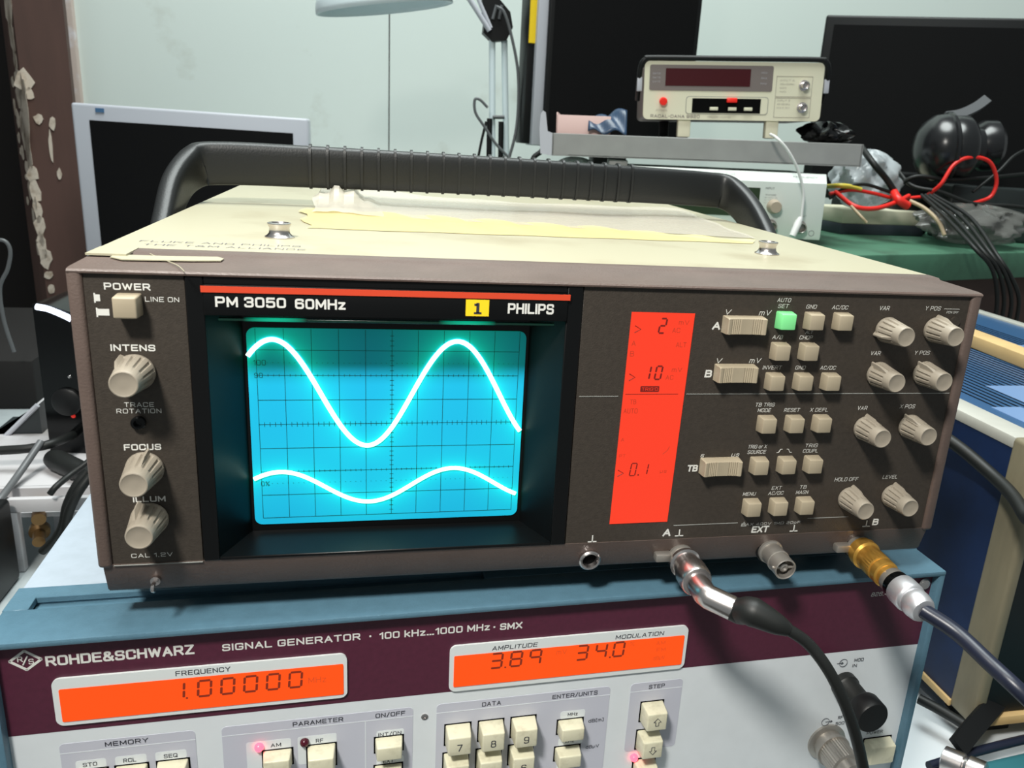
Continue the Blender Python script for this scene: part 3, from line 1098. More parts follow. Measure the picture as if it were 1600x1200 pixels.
# carrying handle swung up behind the top
path = [(-15, 118, 52), (-15, 156, 84), (-15, 186, 108), (-14, 211, 128), (-7, 231, 140), (8, 237, 143), (60, 245, 143.5), (180, 260, 143.5), (290, 276, 142.5), (346, 284, 141.5), (364, 281, 139.5), (372, 262, 129), (374, 235, 112), (374, 205, 89), (374, 165, 52)]
P = catmull(path, 6)
g = G()
sec = []
for k in range(24):
    a = 2 * math.pi * k / 24
    c_, s_ = math.cos(a), math.sin(a)
    sec.append((6.0 * abs(c_) ** .6 * (1 if c_ >= 0 else -1), 13.0 * abs(s_) ** .6 * (1 if s_ >= 0 else -1)))
vs, fs = [], []
n = len(sec)
for i, p in enumerate(P):
    t = (P[min(i + 1, len(P) - 1)] - P[max(i - 1, 0)]).normalized()
    # section normal lies across the handle's plane
    nz = Vector((0, .62, .78)) if abs(t.x) < .9 else Vector((0, .1, 1))
    k = abs(t.x)
    nz = (Vector((0, -.74, .67)) * (1 - k) + Vector((0, 0, 1)) * k)
    b_ = (nz - t * nz.dot(t)).normalized()
    a_ = t.cross(b_)
    for u, w in sec:
        vs.append(p + a_ * u + b_ * w)
for i in range(len(P) - 1):
    for j in range(n):
        q = (j + 1) % n
        fs.append((i * n + j, i * n + q, (i + 1) * n + q, (i + 1) * n + j))
fs += [tuple(range(n)), tuple(range((len(P) - 1) * n, len(P) * n))]
g._add(vs, fs, True)
hd = g.build('carrying_handle', 'handle', osc)
g = G()
for i in range(22):
    x = 60 + i * 10.6
    yb = 245 + (x - 60) / 230 * 31
    zb = 143.8 - max(0, x - 180) / 110 * .8
    pts = [(yb - .4 + u * 1.18, zb + w * 1.075) for u, w in sec]
    g.prof(pts, x - .8, x + .8)
g.build('grip_ribs', 'handle', hd)
g = G()
for px, py in ((488, 276), (753, 293), (993, 300)):
    X = onY(px, py, 250)
    X = onY(px, py, 238 + X.x / 230 * 31)
    g.lathe([(3.0, 0), (2.8, 1.8)], (X.x, X.y + 1.2, X.z), (0, -1, 0), 16)
X = onX(265, 255, -12)
g.build('screw_hole', 'hole', hd)
for x, s_, y in ((-5, -1, 118), (367, 1, 165)):
    G().lathe([(19, 0), (19, 3), (17, 4), (13, 4)], (x, y, 52), (s_, 0, 0), 32).build('handle_hub', 'handle', osc)

# torn clear film with yellowed glue, lying on the case top
film = thing('adhesive_film', 'torn clear film with yellowed glue strip, lying on the cream oscilloscope top', 'plastic film', frame((200, 215, ZT + .1)))
rng = random.Random(11)
PH = [rng.uniform(0, 6.28) for _ in range(8)]


def filmz(u, v):
    z = .5 + 1.1 * (math.sin(u * 9 + PH[0] + v * 3) + 1) * .5 * v + .9 * (math.sin(u * 23 + PH[1] - v * 5) + 1) * .5 * v
    z += 12.0 * (1 + .25 * math.sin(u * 160) + .2 * math.sin(v * 30)) * math.exp(-((u - .055) / .06) ** 2) * math.exp(-((v - .38) / .26) ** 2)
    z += 3.0 * math.exp(-((u - .16) / .1) ** 2) * v
    return z


A, B_, C_, D_ = onZ(487, 334, ZT + .1), onZ(1180, 374, ZT + .1), onZ(1062, 330, ZT + .1), onZ(502, 304, ZT + .1)


def fpos(u, v):
    p = A.lerp(B_, u).lerp(D_.lerp(C_, u), v)
    edge = 2.2 * math.sin(u * 40 + v * 9) * (1 if u < .1 else .5)
    return (p.x + (1.5 * math.sin(v * 17) if u in (0, 1) else 0), p.y + edge * (.4 if v in (0, 1) else 0), ZT + .3 + filmz(u, v))


G().grid(90, 22, fpos).build('film_sheet', 'film', film)
E_, F_, H_, I_ = onZ(480, 357, ZT + .1), onZ(1176, 381, ZT + .1), onZ(1184, 374, ZT + .1), onZ(472, 326, ZT + .1)


def gpos(u, v):
    w = 1.0 if u < .65 else 1 - (u - .65) * 1.6
    p = E_.lerp(F_, u).lerp(I_.lerp(H_, u), v * max(w, .35))
    jag = 1.6 * math.sin(u * 70) * math.exp(-u * 10) + .9 * math.sin(u * 31)
    if v in (0, 1):
        p = p + Vector((0, jag, 0))
    if u == 0:
        p = p + Vector((3 * math.sin(v * 14), 0, 0))
    return (p.x, p.y, ZT + .35 + .8 * v + .5 * math.sin(u * 55 + v * 4) * v)


G().grid(80, 8, gpos).build('glue_strip', 'glue', film, 'yellowed adhesive edge')

# ------------------------------------------------------------------ signal generator (u, v, w frame)
YAW = 1.527
RF = frame((-48.5, -5.7, -29.0), YAW)
rs = thing('signal_generator', 'blue-grey signal generator with burgundy band and orange displays, under the oscilloscope', 'signal generator', RF @ Matrix.Translation((218, 200, -177)))
G(RF).box(1, 436.5, 40, 420, -172, 0.0, 2).build('cover', 'rstop', rs)
g = G(RF)
# front frame casting: top bar with a hand recess, cheeks, bottom bar
g.box(0, 437.3, 0, 24.6, -3.0, 0, 1.0, 2)
g.box(0, 437.3, 33.2, 42, -3.0, 0.02, .4, 1)
g.box(0, 9.5, 24, 34, -3.0, 0, .2, 1)
g.box(200, 437.3, 24, 34, -3.0, 0, .2, 1)
g.box(9, 201, 24, 34, -5.2, -4.2)
for u0, u1 in ((0, 3.6), (433.7, 437.3)):
    g.box(u0, u1, .3, 42, -172, -1.2, .8, 2)
g.box(0, 437.3, .3, 42, -172, -168, .8, 2)
g.box(2, 435, 34, 41, -170, -2)
g.build('front_frame', 'rsblue', rs)
FPG = G(RF).box(3.5, 433.8, 5.0, 9, -169, -46.6, 0)
V = 4.8
# title lettering + logo
g = G(RF).box(3.5, 433.8, 4.9, 9, -46.6, -2.6, 0)
g.mi = 1
g.text('ROHDE&SCHWARZ', 48.1, -12.5, 4.7, 55, y=V, bold=.075)
g.text('SIGNAL GENERATOR', 114.6, -13.0, 3.4, 56.4, y=V, bold=.07)
g.box(146.6, 147.4, V - .02, V + .1, -13.8, -13.0)
g.text('100 kHz…1000 MHz', 175.4, -13.6, 3.5, 49.0, y=V, bold=.07)
g.box(201.6, 202.4, V - .02, V + .1, -14.4, -13.6)
g.text('SMX', 209.8, -14.1, 3.5, 10.4, y=V, bold=.08)
g.text('826.4517', 406.4, -13.4, 2.3, 16, y=V, bold=.03, shear=.2)
cx_, cz_ = 13.7, -11.3
dw, dh = 5.6, 4.4
P = [(cx_ - dw, cz_), (cx_, cz_ + dh), (cx_ + dw, cz_), (cx_, cz_ - dh)]
for i in range(4):
    a, b = Vector(P[i]), Vector(P[(i + 1) % 4])
    d = (b - a).normalized()
    nn = Vector((-d.y, d.x)) * .5
    g.prism([tuple(a - nn - d * .4), tuple(b - nn + d * .4), tuple(b + nn + d * .1), tuple(a + nn - d * .1)], V - .05, V + .2)
rot45 = Matrix.Translation((cx_, 0, cz_)) @ Matrix.Rotation(math.radians(45), 4, 'Y') @ Matrix.Translation((-cx_, 0, -cz_))
g.text('R', cx_ - 1.9, cz_ + .7, 2.5, 2.0, y=V, bold=.05)
g.text('S', cx_ + 1.9, cz_ - .7, 2.5, 1.9, y=V, bold=.05)
g.tube([(cx_ - 1.0, V, cz_ - 2.0), (cx_ + .9, V, cz_ + 2.0)], .35, 6, sm=False)
g.build('title_band', ['rsband', 'white'], rs)


# the two display windows
def window(u0, u1, w0, w1, texts, glass, digits, smalls, dots):
    g = G(RF).rrect(u0, u1, w0, w1, 3.9, 5.2, 3.2, 6)
    g.mi = 1
    for t, x, z, h, w, sh_ in texts:
        g.text(t, x, z, h, w, y=3.85, bold=.045, shear=sh_)
    f = g.build('display_window', ['rsframe', 'ink'], rs)
    g = G(RF).rrect(*glass, 3.6, 4.2, .6, 3)
    g.mi = 1
    for ch, x in digits:
        g.seg7(ch, x, -31.2, 5.0, 7.6, 3.5, 1.0, .08)
    for x, z in dots:
        g.box(x, x + .8, 3.5, 3.6, z, z + .8)
    g.mi = 2
    for t, x, z, h, w in smalls:
        g.text(t, x, z, h, w, y=3.5, bold=.0)
    g.build('lit_display', ['lcdo', 'seg2', 'segf2'], f, 'orange backlit display')


window(21.8, 137.0, -43.2, -20.6, [('FREQUENCY', 78.6, -23.0, 2.4, 21.4, 0)], (24.2, 135.4, -41.2, -25.6),
       [(ch, 69.6 + k * 9.15 - (1.4 if ch == '1' else 0)) for k, ch in enumerate('100000')], [('MHz', 124.4, -32.2, 3.0, 7.4)], [(71.2, -35.6)])
window(182.0, 298.0, -46.0, -21.6, [('AMPLITUDE', 212.0, -24.6, 2.3, 21.2, .15), ('MODULATION', 273.0, -24.6, 2.3, 24.4, .15)], (184.0, 296.2, -43.4, -26.9),
       [('3', 203.6), ('8', 212.8), ('9', 221.9), ('3', 244.6), ('4', 254.0), ('0', 262.8)],
       [('mV', 234.4, -29.6, 2.6, 5.0), ('AM', 284.0, -29.8, 2.2, 4.6), ('FM', 284.6, -33.6, 2.2, 4.6), ('dB\u00b5V', 284.0, -38.2, 2.2, 6), ('%', 269.4, -28.8, 2.2, 2.2)],
       [(207.4, -35.6), (258.2, -35.6)])

# printed group fields
g = FPG
g.mi = 1


def field(u0, u1, split=None, w1=-52.9, w0=-140):
    g.rrect(u0, u1, w0, w1, V + .05, 5.2, 2.0, 4)
    return (u0, u1)


for u0, u1, w0 in ((21.2, 73.4, -140), (84.0, 166.0, -140), (176.8, 261, -140), (271.6, 299, -93.5)):
    field(u0, u1, w0=w0)
g.mi = 0
for u0, u1 in ((21.2, 73.4), (84.0, 166.0), (176.8, 261), (271.6, 299)):
    g.box(u0, u1, V - .02, V + .1, -57.9, -57.6)
g.box(144.5, 144.9, V - .02, V + .1, -140, -57.8)
for u0, u1, z in ((26.4, 38, -66.6), (41.4, 53.6, -66.6), (57, 69.4, -66.6), (93.6, 112.4, -77.4), (115.2, 132, -77.4), (149.6, 162, -68.4), (149.6, 162, -83.4), (236.6, 249, -69), (236.6, 249, -84.6), (236.6, 249, -99)):
    g.rrect(u0, u1, z, z + (4.4 if u0 > 140 or u0 < 80 else 15), V, V + .1, 1.0, 3)
g.mi = 2
Q = dict(y=V - .1, bold=.04)
for t, x, z, h, w in (('MEMORY', 46.6, -55.2, 2.3, 16.6), ('STO', 31.8, -64.4, 2.0, 5.4), ('RCL', 47.0, -64.5, 2.0, 5.0), ('SEQ', 63.0, -64.6, 2.0, 5.4), ('PARAMETER', 124.2, -55.2, 2.3, 21.6), ('ON/OFF', 155.8, -55.4, 2.3, 13.2),
                      ('AM', 106.0, -65.2, 2.0, 4.4), ('RF', 124.6, -65.4, 2.0, 3.2), ('INT/ON', 155.6, -66.1, 2.0, 10.4), ('EXT', 155.0, -81.2, 2.0, 4.8), ('DATA', 202.4, -55.4, 2.3, 9.0), ('ENTER/UNITS', 243.2, -55.5, 2.3, 22.6),
                      ('MHz', 242.8, -66.6, 1.9, 5.0), ('dB[m]', 255.0, -71.8, 1.9, 7.8), ('kHz', 242.4, -82.4, 1.9, 4.6), ('dBµV', 254.4, -87.4, 1.9, 6.8), ('Hz', 241.4, -97.0, 1.9, 3.2), ('STEP', 285.2, -55.6, 2.3, 8.4), ('STATUS', 285.4, -96.4, 1.9, 9.4),
                      ('MOD', 398.8, -52.6, 2.0, 5.6), ('IN', 396.8, -56.0, 2.0, 2.6), ('RF', 394.4, -88.6, 2.0, 3.0), ('50Ω', 394.8, -92.4, 2.0, 5.4), ('POWER', 418.4, -101.6, 2.0, 10)):
    g.text(t, x, z, h, w, **Q)
for x, z, inn in ((389.6, -53.6, 1), (385.6, -90.4, 0)):
    g.tube([(x + 2.3 * math.cos(2 * math.pi * k / 20), V - .1, z + 2.3 * math.sin(2 * math.pi * k / 20)) for k in range(21)], .13, 5, sm=False)
    a, b = (x - 3.8, x) if inn else (x, x + 4.2)
    g.tube([(a, V - .1, z), (b, V - .1, z)], .13, 5, sm=False)
    g.tube([(b - 1.2, V - .1, z + .7), (b, V - .1, z), (b - 1.2, V - .1, z - .7)], .13, 5, sm=False)
g.build('front_panel', ['rspanel', 'rsgroup', 'ink'], rs)


# keys
def key(u, w, du, dw, dep, cap=None):
    q = G(RF).box(u - du / 2, u + du / 2, 5 - dep, 6, w - dw / 2, w + dw / 2, .7, 3, taper=.12)
    q.mi = 1
    y = 5 - dep - .05
    if cap in ('up', 'down'):
        s_ = 1 if cap == 'up' else -1
        P = [(-.8, -2), (.8, -2), (.8, .2), (1.9, .2), (0, 2.4), (-1.9, .2), (-.8, .2)]
        P = [(u + a, y, w + s_ * b) for a, b in P]
        q.tube(P + [P[0]], .17, 5, sm=False)
    elif cap:
        q.text(cap, u, w - .6, 3.8, 2.5 if cap != '1' else 1.4, y=y, bold=.03)
    k = q.build('key', ['key', 'ink'], rs)
    # dark slot round the key
    G(RF).box(u - du / 2 - .5, u + du / 2 + .5, 4.7, 5.1, w - dw / 2 - .5, w + dw / 2 + .5).build('key_slot', 'hole', k)
    return k


for i, ch in enumerate('789'):
    key(186.9 + i * 15.7, -70.4, 11.8, 11.2, 9, ch)
for i, ch in enumerate('456'):
    key(186.4 + i * 15.7, -86.4, 11.8, 11.2, 9, ch)
for i, ch in enumerate('123'):
    key(186.0 + i * 15.7, -102.2, 11.8, 11.2, 9, ch)
key(241.8, -73.4, 12.6, 8.0, 7)
key(241.4, -89.2, 12.6, 8.0, 7)
key(241.0, -104.6, 12.6, 8.0, 7)
key(283.8, -70.0, 11.6, 11.2, 9, 'up')
key(283.2, -86.6, 11.6, 11.2, 9, 'down')
key(283.0, -103.0, 11.6, 8.0, 7)
key(32.0, -71.0, 12.6, 8.0, 7)
key(47.6, -71.0, 12.6, 8.0, 7)
key(63.8, -71.0, 12.6, 8.0, 7)
key(106.6, -72.0, 12.4, 8.4, 7)
key(125.4, -73.6, 12.4, 12.0, 9)
key(155.2, -71.6, 12.6, 8.2, 7)
key(155.0, -87.2, 12.6, 8.2, 7)
key(421.0, -112, 17, 13, 7)
for u, w, m_ in ((99.0, -65.0, 'ledon'), (118.2, -65.2, 'ledoff'), (277.1, -97.2, 'ledon')):
    G(RF).lathe([(2.0, 0), (2.0, 1.2), (1.5, 2.2), (.6, 2.7), (.01, 2.75)], (u, 5, w), (0, -1, 0), 18).build('indicator_lamp', m_, rs, 'lit red indicator' if m_ == 'ledon' else 'dark red unlit indicator')
for u, w in ((171.3, -58.8),):
    G(RF).lathe([(1.6, 0), (1.6, .4), (.8, .5), (.7, .1), (.01, .1)], (u, 5, w), (0, -1, 0), 16).build('panel_screw', 'chrome', rs)
g = G(RF)
g.lathe([(3.4, 0), (3.4, 1.0), (2.6, 1.8), (.01, 1.9)], (428.8, 5, -9.2), (0, -1, 0), 20)
g.build('panel_screw', 'chrome', rs)
# rf output socket with a knurled adapter
g = G(RF)
g.lathe([(11, 0), (11, 1.2), (9.6, 1.8), (8.4, 2), (8.4, 6), (9.6, 6.2), (9.6, 8)], (388.4, 5, -103.5), (0, -1, 0), 36)
so = g.build('rf_socket', 'steel', rs)
g = G(RF)
N = 72
st = [(7.4, 7), (8.6, 7.4), (8.6, 20), (7.2, 20.6), (7.2, 26), (5, 26.5), (.01, 26.5)]
vs, fs = [], []
for k, (r, h) in enumerate(st):
    for i in range(N):
        a = 2 * math.pi * i / N
        q = r - (.35 if k in (1, 2) and i % 2 else 0)
        vs.append((388.4 + q * math.sin(a), 5 - h, -103.5 + q * math.cos(a)))
for k in range(len(st) - 1):
    for i in range(N):
        fs.append((k * N + i, k * N + (i + 1) % N, (k + 1) * N + (i + 1) % N, (k + 1) * N + i))
g._add(vs, fs)
g.build('knurled_adapter', 'steel', so)
for u in (30, 407):
    for v in (40, 380):
        G(RF).lathe([(9, 0), (9, 4.6)], (u, v, -172), (0, 0, -1), 20).build('foot', 'rubber', rs)

# black cap on the modulation input
cap = thing('connector_cap', 'black round dust cap pushed on the modulation input of the signal generator', 'cap', RF @ Matrix.Translation((392, 4, -66)))
G(RF).lathe([(7.2, 0), (7.2, 4), (6.4, 5), (6.2, 17)], (391.8, 4.6, -66.4), (0, -1, -.02), 32).build('cap_neck', 'rubber', cap)
G(RF).lathe([(6.2, 16.5), (8.2, 17.2), (8.8, 18.5), (8.8, 26), (8.2, 27), (.01, 27.2)], (391.8, 4.6, -66.4), (0, -1, -.02), 36).build('cap_head', 'black', cap)

# ------------------------------------------------------------------ leads on the oscilloscope
lead = thing('coaxial_lead', 'black coaxial lead with silver angled plug on channel A', 'cable', frame((238, -14, -9.6)))
ax = Vector((0, -1, -.05)).normalized()
o = Vector((238.1, 2.0, -9.2)) + ax * 3.5
g = G()
N = 60
st = [(5.6, 2), (7.0, 2.2), (7.2, 4.0), (6.2, 4.6), (6.2, 9.0), (6.9, 9.6), (7.25, 10.5), (7.25, 18.2), (6.6, 19), (5.2, 19.2)]
vs, fs = [], []
ux, wx = Vector((1, 0, 0)), Vector((0, 0, 1))
for k, (r, h) in enumerate(st):
    for i in range(N):
        a = 2 * math.pi * i / N
        q = r - (.28 if 6 <= k <= 7 and i % 2 else 0)
        vs.append(o + ax * h + ux * (q * math.cos(a)) + wx * (q * math.sin(a)))
for k in range(len(st) - 1):
    for i in range(N):
        fs.append((k * N + i, k * N + (i + 1) % N, (k + 1) * N + (i + 1) % N, (k + 1) * N + i))
g._add(vs, fs, True)
g.build('plug_collar', 'chrome', lead)
e0 = o + ax * 19
e1 = o + ax * 29
ed = Vector((.80, -.58, -.20)).normalized()
e2 = e1 + ed * 12
g = G()
g.tube([e0, e1 - ax * 1.2, e1 + ed * 1.2, e2], 5.2, 28, sm=False)
g.build('plug_elbow', 'chrome', lead)
bt0 = e2 - ed * .5
b1, b2, b3 = onY(1178, 957, e2.y - 8), onY(1212, 974, e2.y - 13), onY(1232, 984, e2.y - 15)
g = G()
g.tube([bt0, bt0 + ed * 4, bt0.lerp(b1, .6), b1, b2, b3], [5.2, 5.2, 5.6, 6.2, 4.6, 2.9], 20)
g.build('strain_relief', 'rubber', lead)
yb = e2.y - 14
P = [b2, b3, onY(1264, 1007, yb - 4), onY(1296, 1050, yb - 9), onY(1322, 1105, yb - 12), onY(1341, 1165, yb - 12), onY(1353, 1225, yb - 10), onY(1362, 1290, yb - 7), onY(1366, 1370, yb - 4)]
G().tube(P, 2.5, 14).build('cable', 'rubber', lead)

adp = thing('bnc_adapter', 'gold plated coaxial adapter screwed on channel B input', 'adapter', frame((329.8, -14, -9.6)))
o = Vector((329.8, 2.0, -9.2)) + ax * 3.0
g = G()
st = [(6.6, 0.5), (6.6, 2.0), (7.2, 2.6), (7.2, 6), (6.2, 7), (6.0, 9.6), (6.4, 10.2), (6.4, 17), (5.6, 17.4), (5.6, 18.4), (6.3, 18.8), (6.3, 22), (5.4, 22.6), (5.4, 27), (.1, 27)]
vs, fs = [], []
for k, (r, h) in enumerate(st):
    for i in range(N):
        a = 2 * math.pi * i / N
        q = r - (.3 if 6 <= k <= 7 and i % 2 else 0)
        vs.append(o + ax * h + ux * (q * math.cos(a)) + wx * (q * math.sin(a)))
for k in range(len(st) - 1):
    for i in range(N):
        fs.append((k * N + i, k * N + (i + 1) % N, (k + 1) * N + (i + 1) % N, (k + 1) * N + i))
g._add(vs, fs, True)
g.build('adapter_body', 'gold', adp)
lead2 = thing('coaxial_lead', 'dark blue coaxial lead with silver plug on the gold adapter', 'cable', frame((329.8, -45, -11)))
o2 = o + ax * 25.2
G().lathe([(5.6, 0), (5.9, .4), (5.9, 4.2), (5.4, 4.6)], o2, ax, 36).build('plug_sleeve', 'steel', lead2)
G().lathe([(6.1, 3.6), (6.3, 4), (6.3, 7.2), (6, 7.5)], o2, ax, 36).build('plug_ring', 'blackg', lead2)
g = G()
g.lathe([(5.8, 7.2), (6.9, 7.8), (7.1, 9.5), (7.1, 15), (6.8, 16), (6.0, 16.6), (6.4, 18), (6.5, 20), (6.0, 23.5), (5.2, 25), (3.4, 25.4)], o2, ax, 40)
g.build('plug_body', 'satin', lead2)
p0 = o2 + ax * 24
P = [p0, onY(1494, 988, p0.y - 12), onY(1548, 1038, p0.y - 28), onY(1602, 1088, p0.y - 42), onY(1680, 1164, p0.y - 54), onY(1770, 1270, p0.y - 56)]
G().tube(P, 3.4, 14).build('cable', 'bluec', lead2)

# ------------------------------------------------------------------ blue instrument cabinet on the right
bc = thing('instrument_cabinet', 'blue metal instrument cabinet with pale rails and olive corner posts, right of the oscilloscope', 'cabinet', frame((640, 280, TABLE)))
x0, x1, y0, y1, zb, zt = 490, 792, 66, 500, -188, 12
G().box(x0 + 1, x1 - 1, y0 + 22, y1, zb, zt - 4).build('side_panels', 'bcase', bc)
g = G().box(x0 + 20, x1 - 14, y0 + 24, y1, zt - 5, zt - 2)
g.mi = 1
for k in range(22):
    x = 528 + k * 6.2
    g.box(x, x + 1.5, 150, 380, zt - 2.2, zt - 1.7)
for k in range(7):
    x = 690 + k * 6.2
    g.box(x, x + 1.5, 250, 460, zt - 2.2, zt - 1.7)
g.mi = 2
for (u0, u1, v0, v1) in ((560, 632, 96, 200), (524, 548, 96, 150), (664, 745, 250, 330)):  # paler blue rectangles on the top panel
    g.box(u0, u1, v0, v1, zt - 2.1, zt - 1.6)
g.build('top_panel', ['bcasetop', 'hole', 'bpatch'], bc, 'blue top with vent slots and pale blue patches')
for u0, u1 in ((x0, x0 + 21), (x1 - 14, x1)):
    G().box(u0, u1, y0 + 22, y1, zt - 8, zt, 1.5).build('rail', 'rail', bc)
for u0, u1 in ((x0, x0 + 9), (x1 - 9, x1)):
    G().box(u0, u1, y0, y0 + 24, zb, zt, 3, 3).build('corner_post', 'olive', bc)
G().box(x0 + 8.5, x1 - 8.5, y0 + 3, y0 + 12, zb + 8, zt - 3).build('front_panel', 'black', bc)
G().box(x0 + 10, x1 - 10, y0 - 1, y0 + 20, zb, zb + 7, 1).build('bottom_rail', 'lath', bc, 'beige rail along the bottom front')
G().box(x0 - 1.2, x0 + 1, y0 + 22, y1, zb, zb + 5, .5).build('bottom_rail', 'lath', bc)
for x in (x0 + 16, x1 - 46):
    for y in (y0 + 14, y1 - 50):
        G().box(x, x + 30, y, y + 30, TABLE, zb, 1).build('foot', 'rubber', bc)
a, b = Vector((655, 380, 0)), Vector((640, 130, 0))
lf = frame((648, 256, zt - 2), math.degrees(math.atan2((a - b).y, (a - b).x)) - 90)
tag(G(lf).box(-11, 11, -170, 190, .3, 12, 1).build('wooden_lath', 'lath'), 'pale wooden lath lying on top of the blue cabinet', 'lath')
P = [onX(1452, 668, 470), onX(1500, 700, 478), onX(1545, 738, 484), onX(1580, 772, 482), onX(1602, 806, 474), onX(1625, 850, 465), Vector((468, -20, -110)), Vector((470, -60, -180)), Vector((480, -50, TABLE + 4))]
P = [Vector((486, 190, 6)), Vector((482, 150, -10))] + P
tag(G().tube(P, 4.2, 12).build('power_cable', 'rubber'), 'thick black cable hanging down in front of the blue cabinet side', 'cable')
# black sleeve on the front post
P = [onY(1592, 870, 52), onY(1580, 940, 50), onY(1574, 985, 50), onY(1586, 1010, 50)]
# ------------------------------------------------------------------ things low on the right of the table
pp = thing('paper_sheet', 'white paper sheet on the table in front of the blue cabinet', 'paper', frame((500, 60, TABLE)))
G(frame((500, 70, TABLE), 12)).box(-70, 110, -20, 70, .2, .8).build('sheet', 'paper', pp)
pf = thing('folder', 'blue folder lying on the table at the right frame edge', 'folder', frame((600, 60, TABLE)))
G(frame((585, 60, TABLE), 8)).box(-25, 120, -60, 30, 1.2, 5, .6).build('cover', 'rsblue', pf)
ty = thing('plastic_tray', 'teal plastic tray with rounded rim, bottom right of the table', 'tray', frame((500, 20, TABLE)))
g = G(frame((505, 0, TABLE), 6))
g.box(-60, 140, -90, 46, 1, 14, 6, 3)
g.build('tray_body', 'teal', ty)
g = G(frame((505, 0, TABLE), 6))
g.tube([(-60, 48, 15), (-20, 50, 16), (40, 51, 16), (100, 49, 15), (140, 46, 14)], 3.0, 12)
g.build('rim', 'bluec', ty)
P = [onZ(1436, 1092, TABLE + 22), onZ(1470, 1110, TABLE + 22), onZ(1510, 1134, TABLE + 22)]
tag(G().tube(P, 3.6, 12).build('black_rod', 'rubber'), 'short black rod slanting over the white paper', 'rod')
P = [onZ(1572, 1078, TABLE + 30), onZ(1548, 1106, TABLE + 32), onZ(1520, 1138, TABLE + 30), onZ(1496, 1168, TABLE + 26)]
g = G()
g.tube(P, 1.0, sect=[(6, -2), (6.6, 0), (6, 2), (-6, 2), (-6.6, 0), (-6, -2)])
tag(g.build('cable_strap', 'black'), 'wide black strap crossing the paper below the blue cabinet', 'strap')
q = onZ(1482, 1192, TABLE + 22)
pl = thing('metal_plug', 'shiny silver plug lying on the teal tray', 'plug', frame((q.x, q.y, TABLE + 14)))
d = Vector((.55, -.75, .1)).normalized()
G().lathe([(6, 0), (8.5, 1), (8.5, 12), (7.2, 13), (7.6, 14.5), (8.6, 15.2), (8.6, 24), (7, 25), (.01, 25)], Vector((q.x, q.y, TABLE + 23)) - d * 4, d, 36).build('plug_shell', 'chrome', pl)

# ------------------------------------------------------------------ white generator on the green bench
gr = onY(1278, 375, 625)
GYAW = -13
GF = frame(gr, GYAW, -1.4)
ge = thing('function_generator', 'white function generator on the green bench, carrying the grey tray', 'function generator', frame((gr.x - 120, 720, SHELF), GYAW))
gw, gh = 238, 80
G(GF).box(-gw, 0, 6, 170, 0, gh - 1, 3).build('casing', 'genw', ge)
g = G(GF)
g.prof([(0, 0), (-1.5, 3), (-1.5, gh - 11), (1, gh - 8), (6, gh), (12, gh + .4), (12, 0)], -gw - 1, 1.5)
g.mi = 1
g.text('FUNCTION GENERATOR', -gw + 88, gh - 4.2, 2.6, 76, y=2.2, bold=0)
g.text('FREQUENCY', -25, gh - 4.2, 2.0, 30, y=2.2, bold=.02)
g.text('INPUT', -68, gh - 19, 2.6, 11, y=-1.7)
g.text('RANGE', -66, gh - 27, 1.8, 13, y=-1.7)
for r in range(3):
    g.text('10 100 1K', -66, gh - 30.4 - r * 3, 1.4, 17, y=-1.7, bold=0)
g.text('OUT', -22, 29, 1.8, 7, y=-1.7)
g.text('B', -72, 27, 2.0, 2.4, y=-1.7)
g.tube([(-10 + 3.4 * math.cos(k * .4), -1.7, 8 + 3.4 * math.sin(k * .4)) for k in range(17)], .25, 5, sm=False)
g.build('front_bezel', ['genw', 'ink'], ge)
G(GF).box(-gw + 40, -80, -2.2, 0, 26, 61, 0).build('display', 'lcdgreen', ge)
g = G(GF)
g.lathe([(9, 0), (8.6, 1), (7.4, 12), (6.6, 13), (.01, 13)], (-61, -1.5, 39), (0, -1, 0), 32)
g.build('dial_knob', mat('tan_knob', (172, 158, 140), .4), ge)
for x in (-63, -26):
    g = G(GF)
    g.lathe([(8.5, 0), (8.5, 1.5), (6.5, 2), (6.5, 12), (5.4, 12.4), (5.0, 12), (5.0, 5), (1.5, 5), (1.5, 10), (.01, 10)], (x, -1.5, 15), (0, -1, 0), 28)
    g.build('output_socket', 'steel', ge)
for x in (-gw + 20, -20):
    for y in (22, 150):
        p = GF @ Vector((x, y, .5))
        G().cyl((p.x, p.y, SHELF), p, 8, 8, 16).build('foot', 'rubber', ge)

# grey rack tray across it
tr = onY(1345, 261, 622)
tl = onY(862, 243, 716)
tyaw = math.degrees(math.atan2(tr.y - tl.y, tr.x - tl.x))
TW = (Vector((tr.x, tr.y, 0)) - Vector((tl.x, tl.y, 0))).length
troll = -math.degrees(math.atan2(tr.z - tl.z, TW))
TF = frame(tl, tyaw, troll)

tray = thing('metal_tray', 'long grey metal tray lying on the white function generator', 'tray', TF)
TH = 27
g = G(TF)
g.box(0, TW, 0, 3, 0, TH, .6, 1)
g.box(0, TW, 0, 250, 0, 2)
g.box(0, 2, 0, 250, 0, TH)
g.box(TW - 2, TW, 0, 250, 0, TH)
g.box(75, TW, 3, 250, TH - 2.5, TH - .2)
g.build('tray_body', 'grey', tray)
g = G(TF)
g.prism([(-14, 2), (0, 0), (0, TH), (-6, TH + 2), (-9, TH + 24), (-12, TH + 26), (-15, TH + 22), (-16, TH + 4)], -3, 4)
g.build('tray_ear', 'silver', tray, 'upright pale clip at the left end')

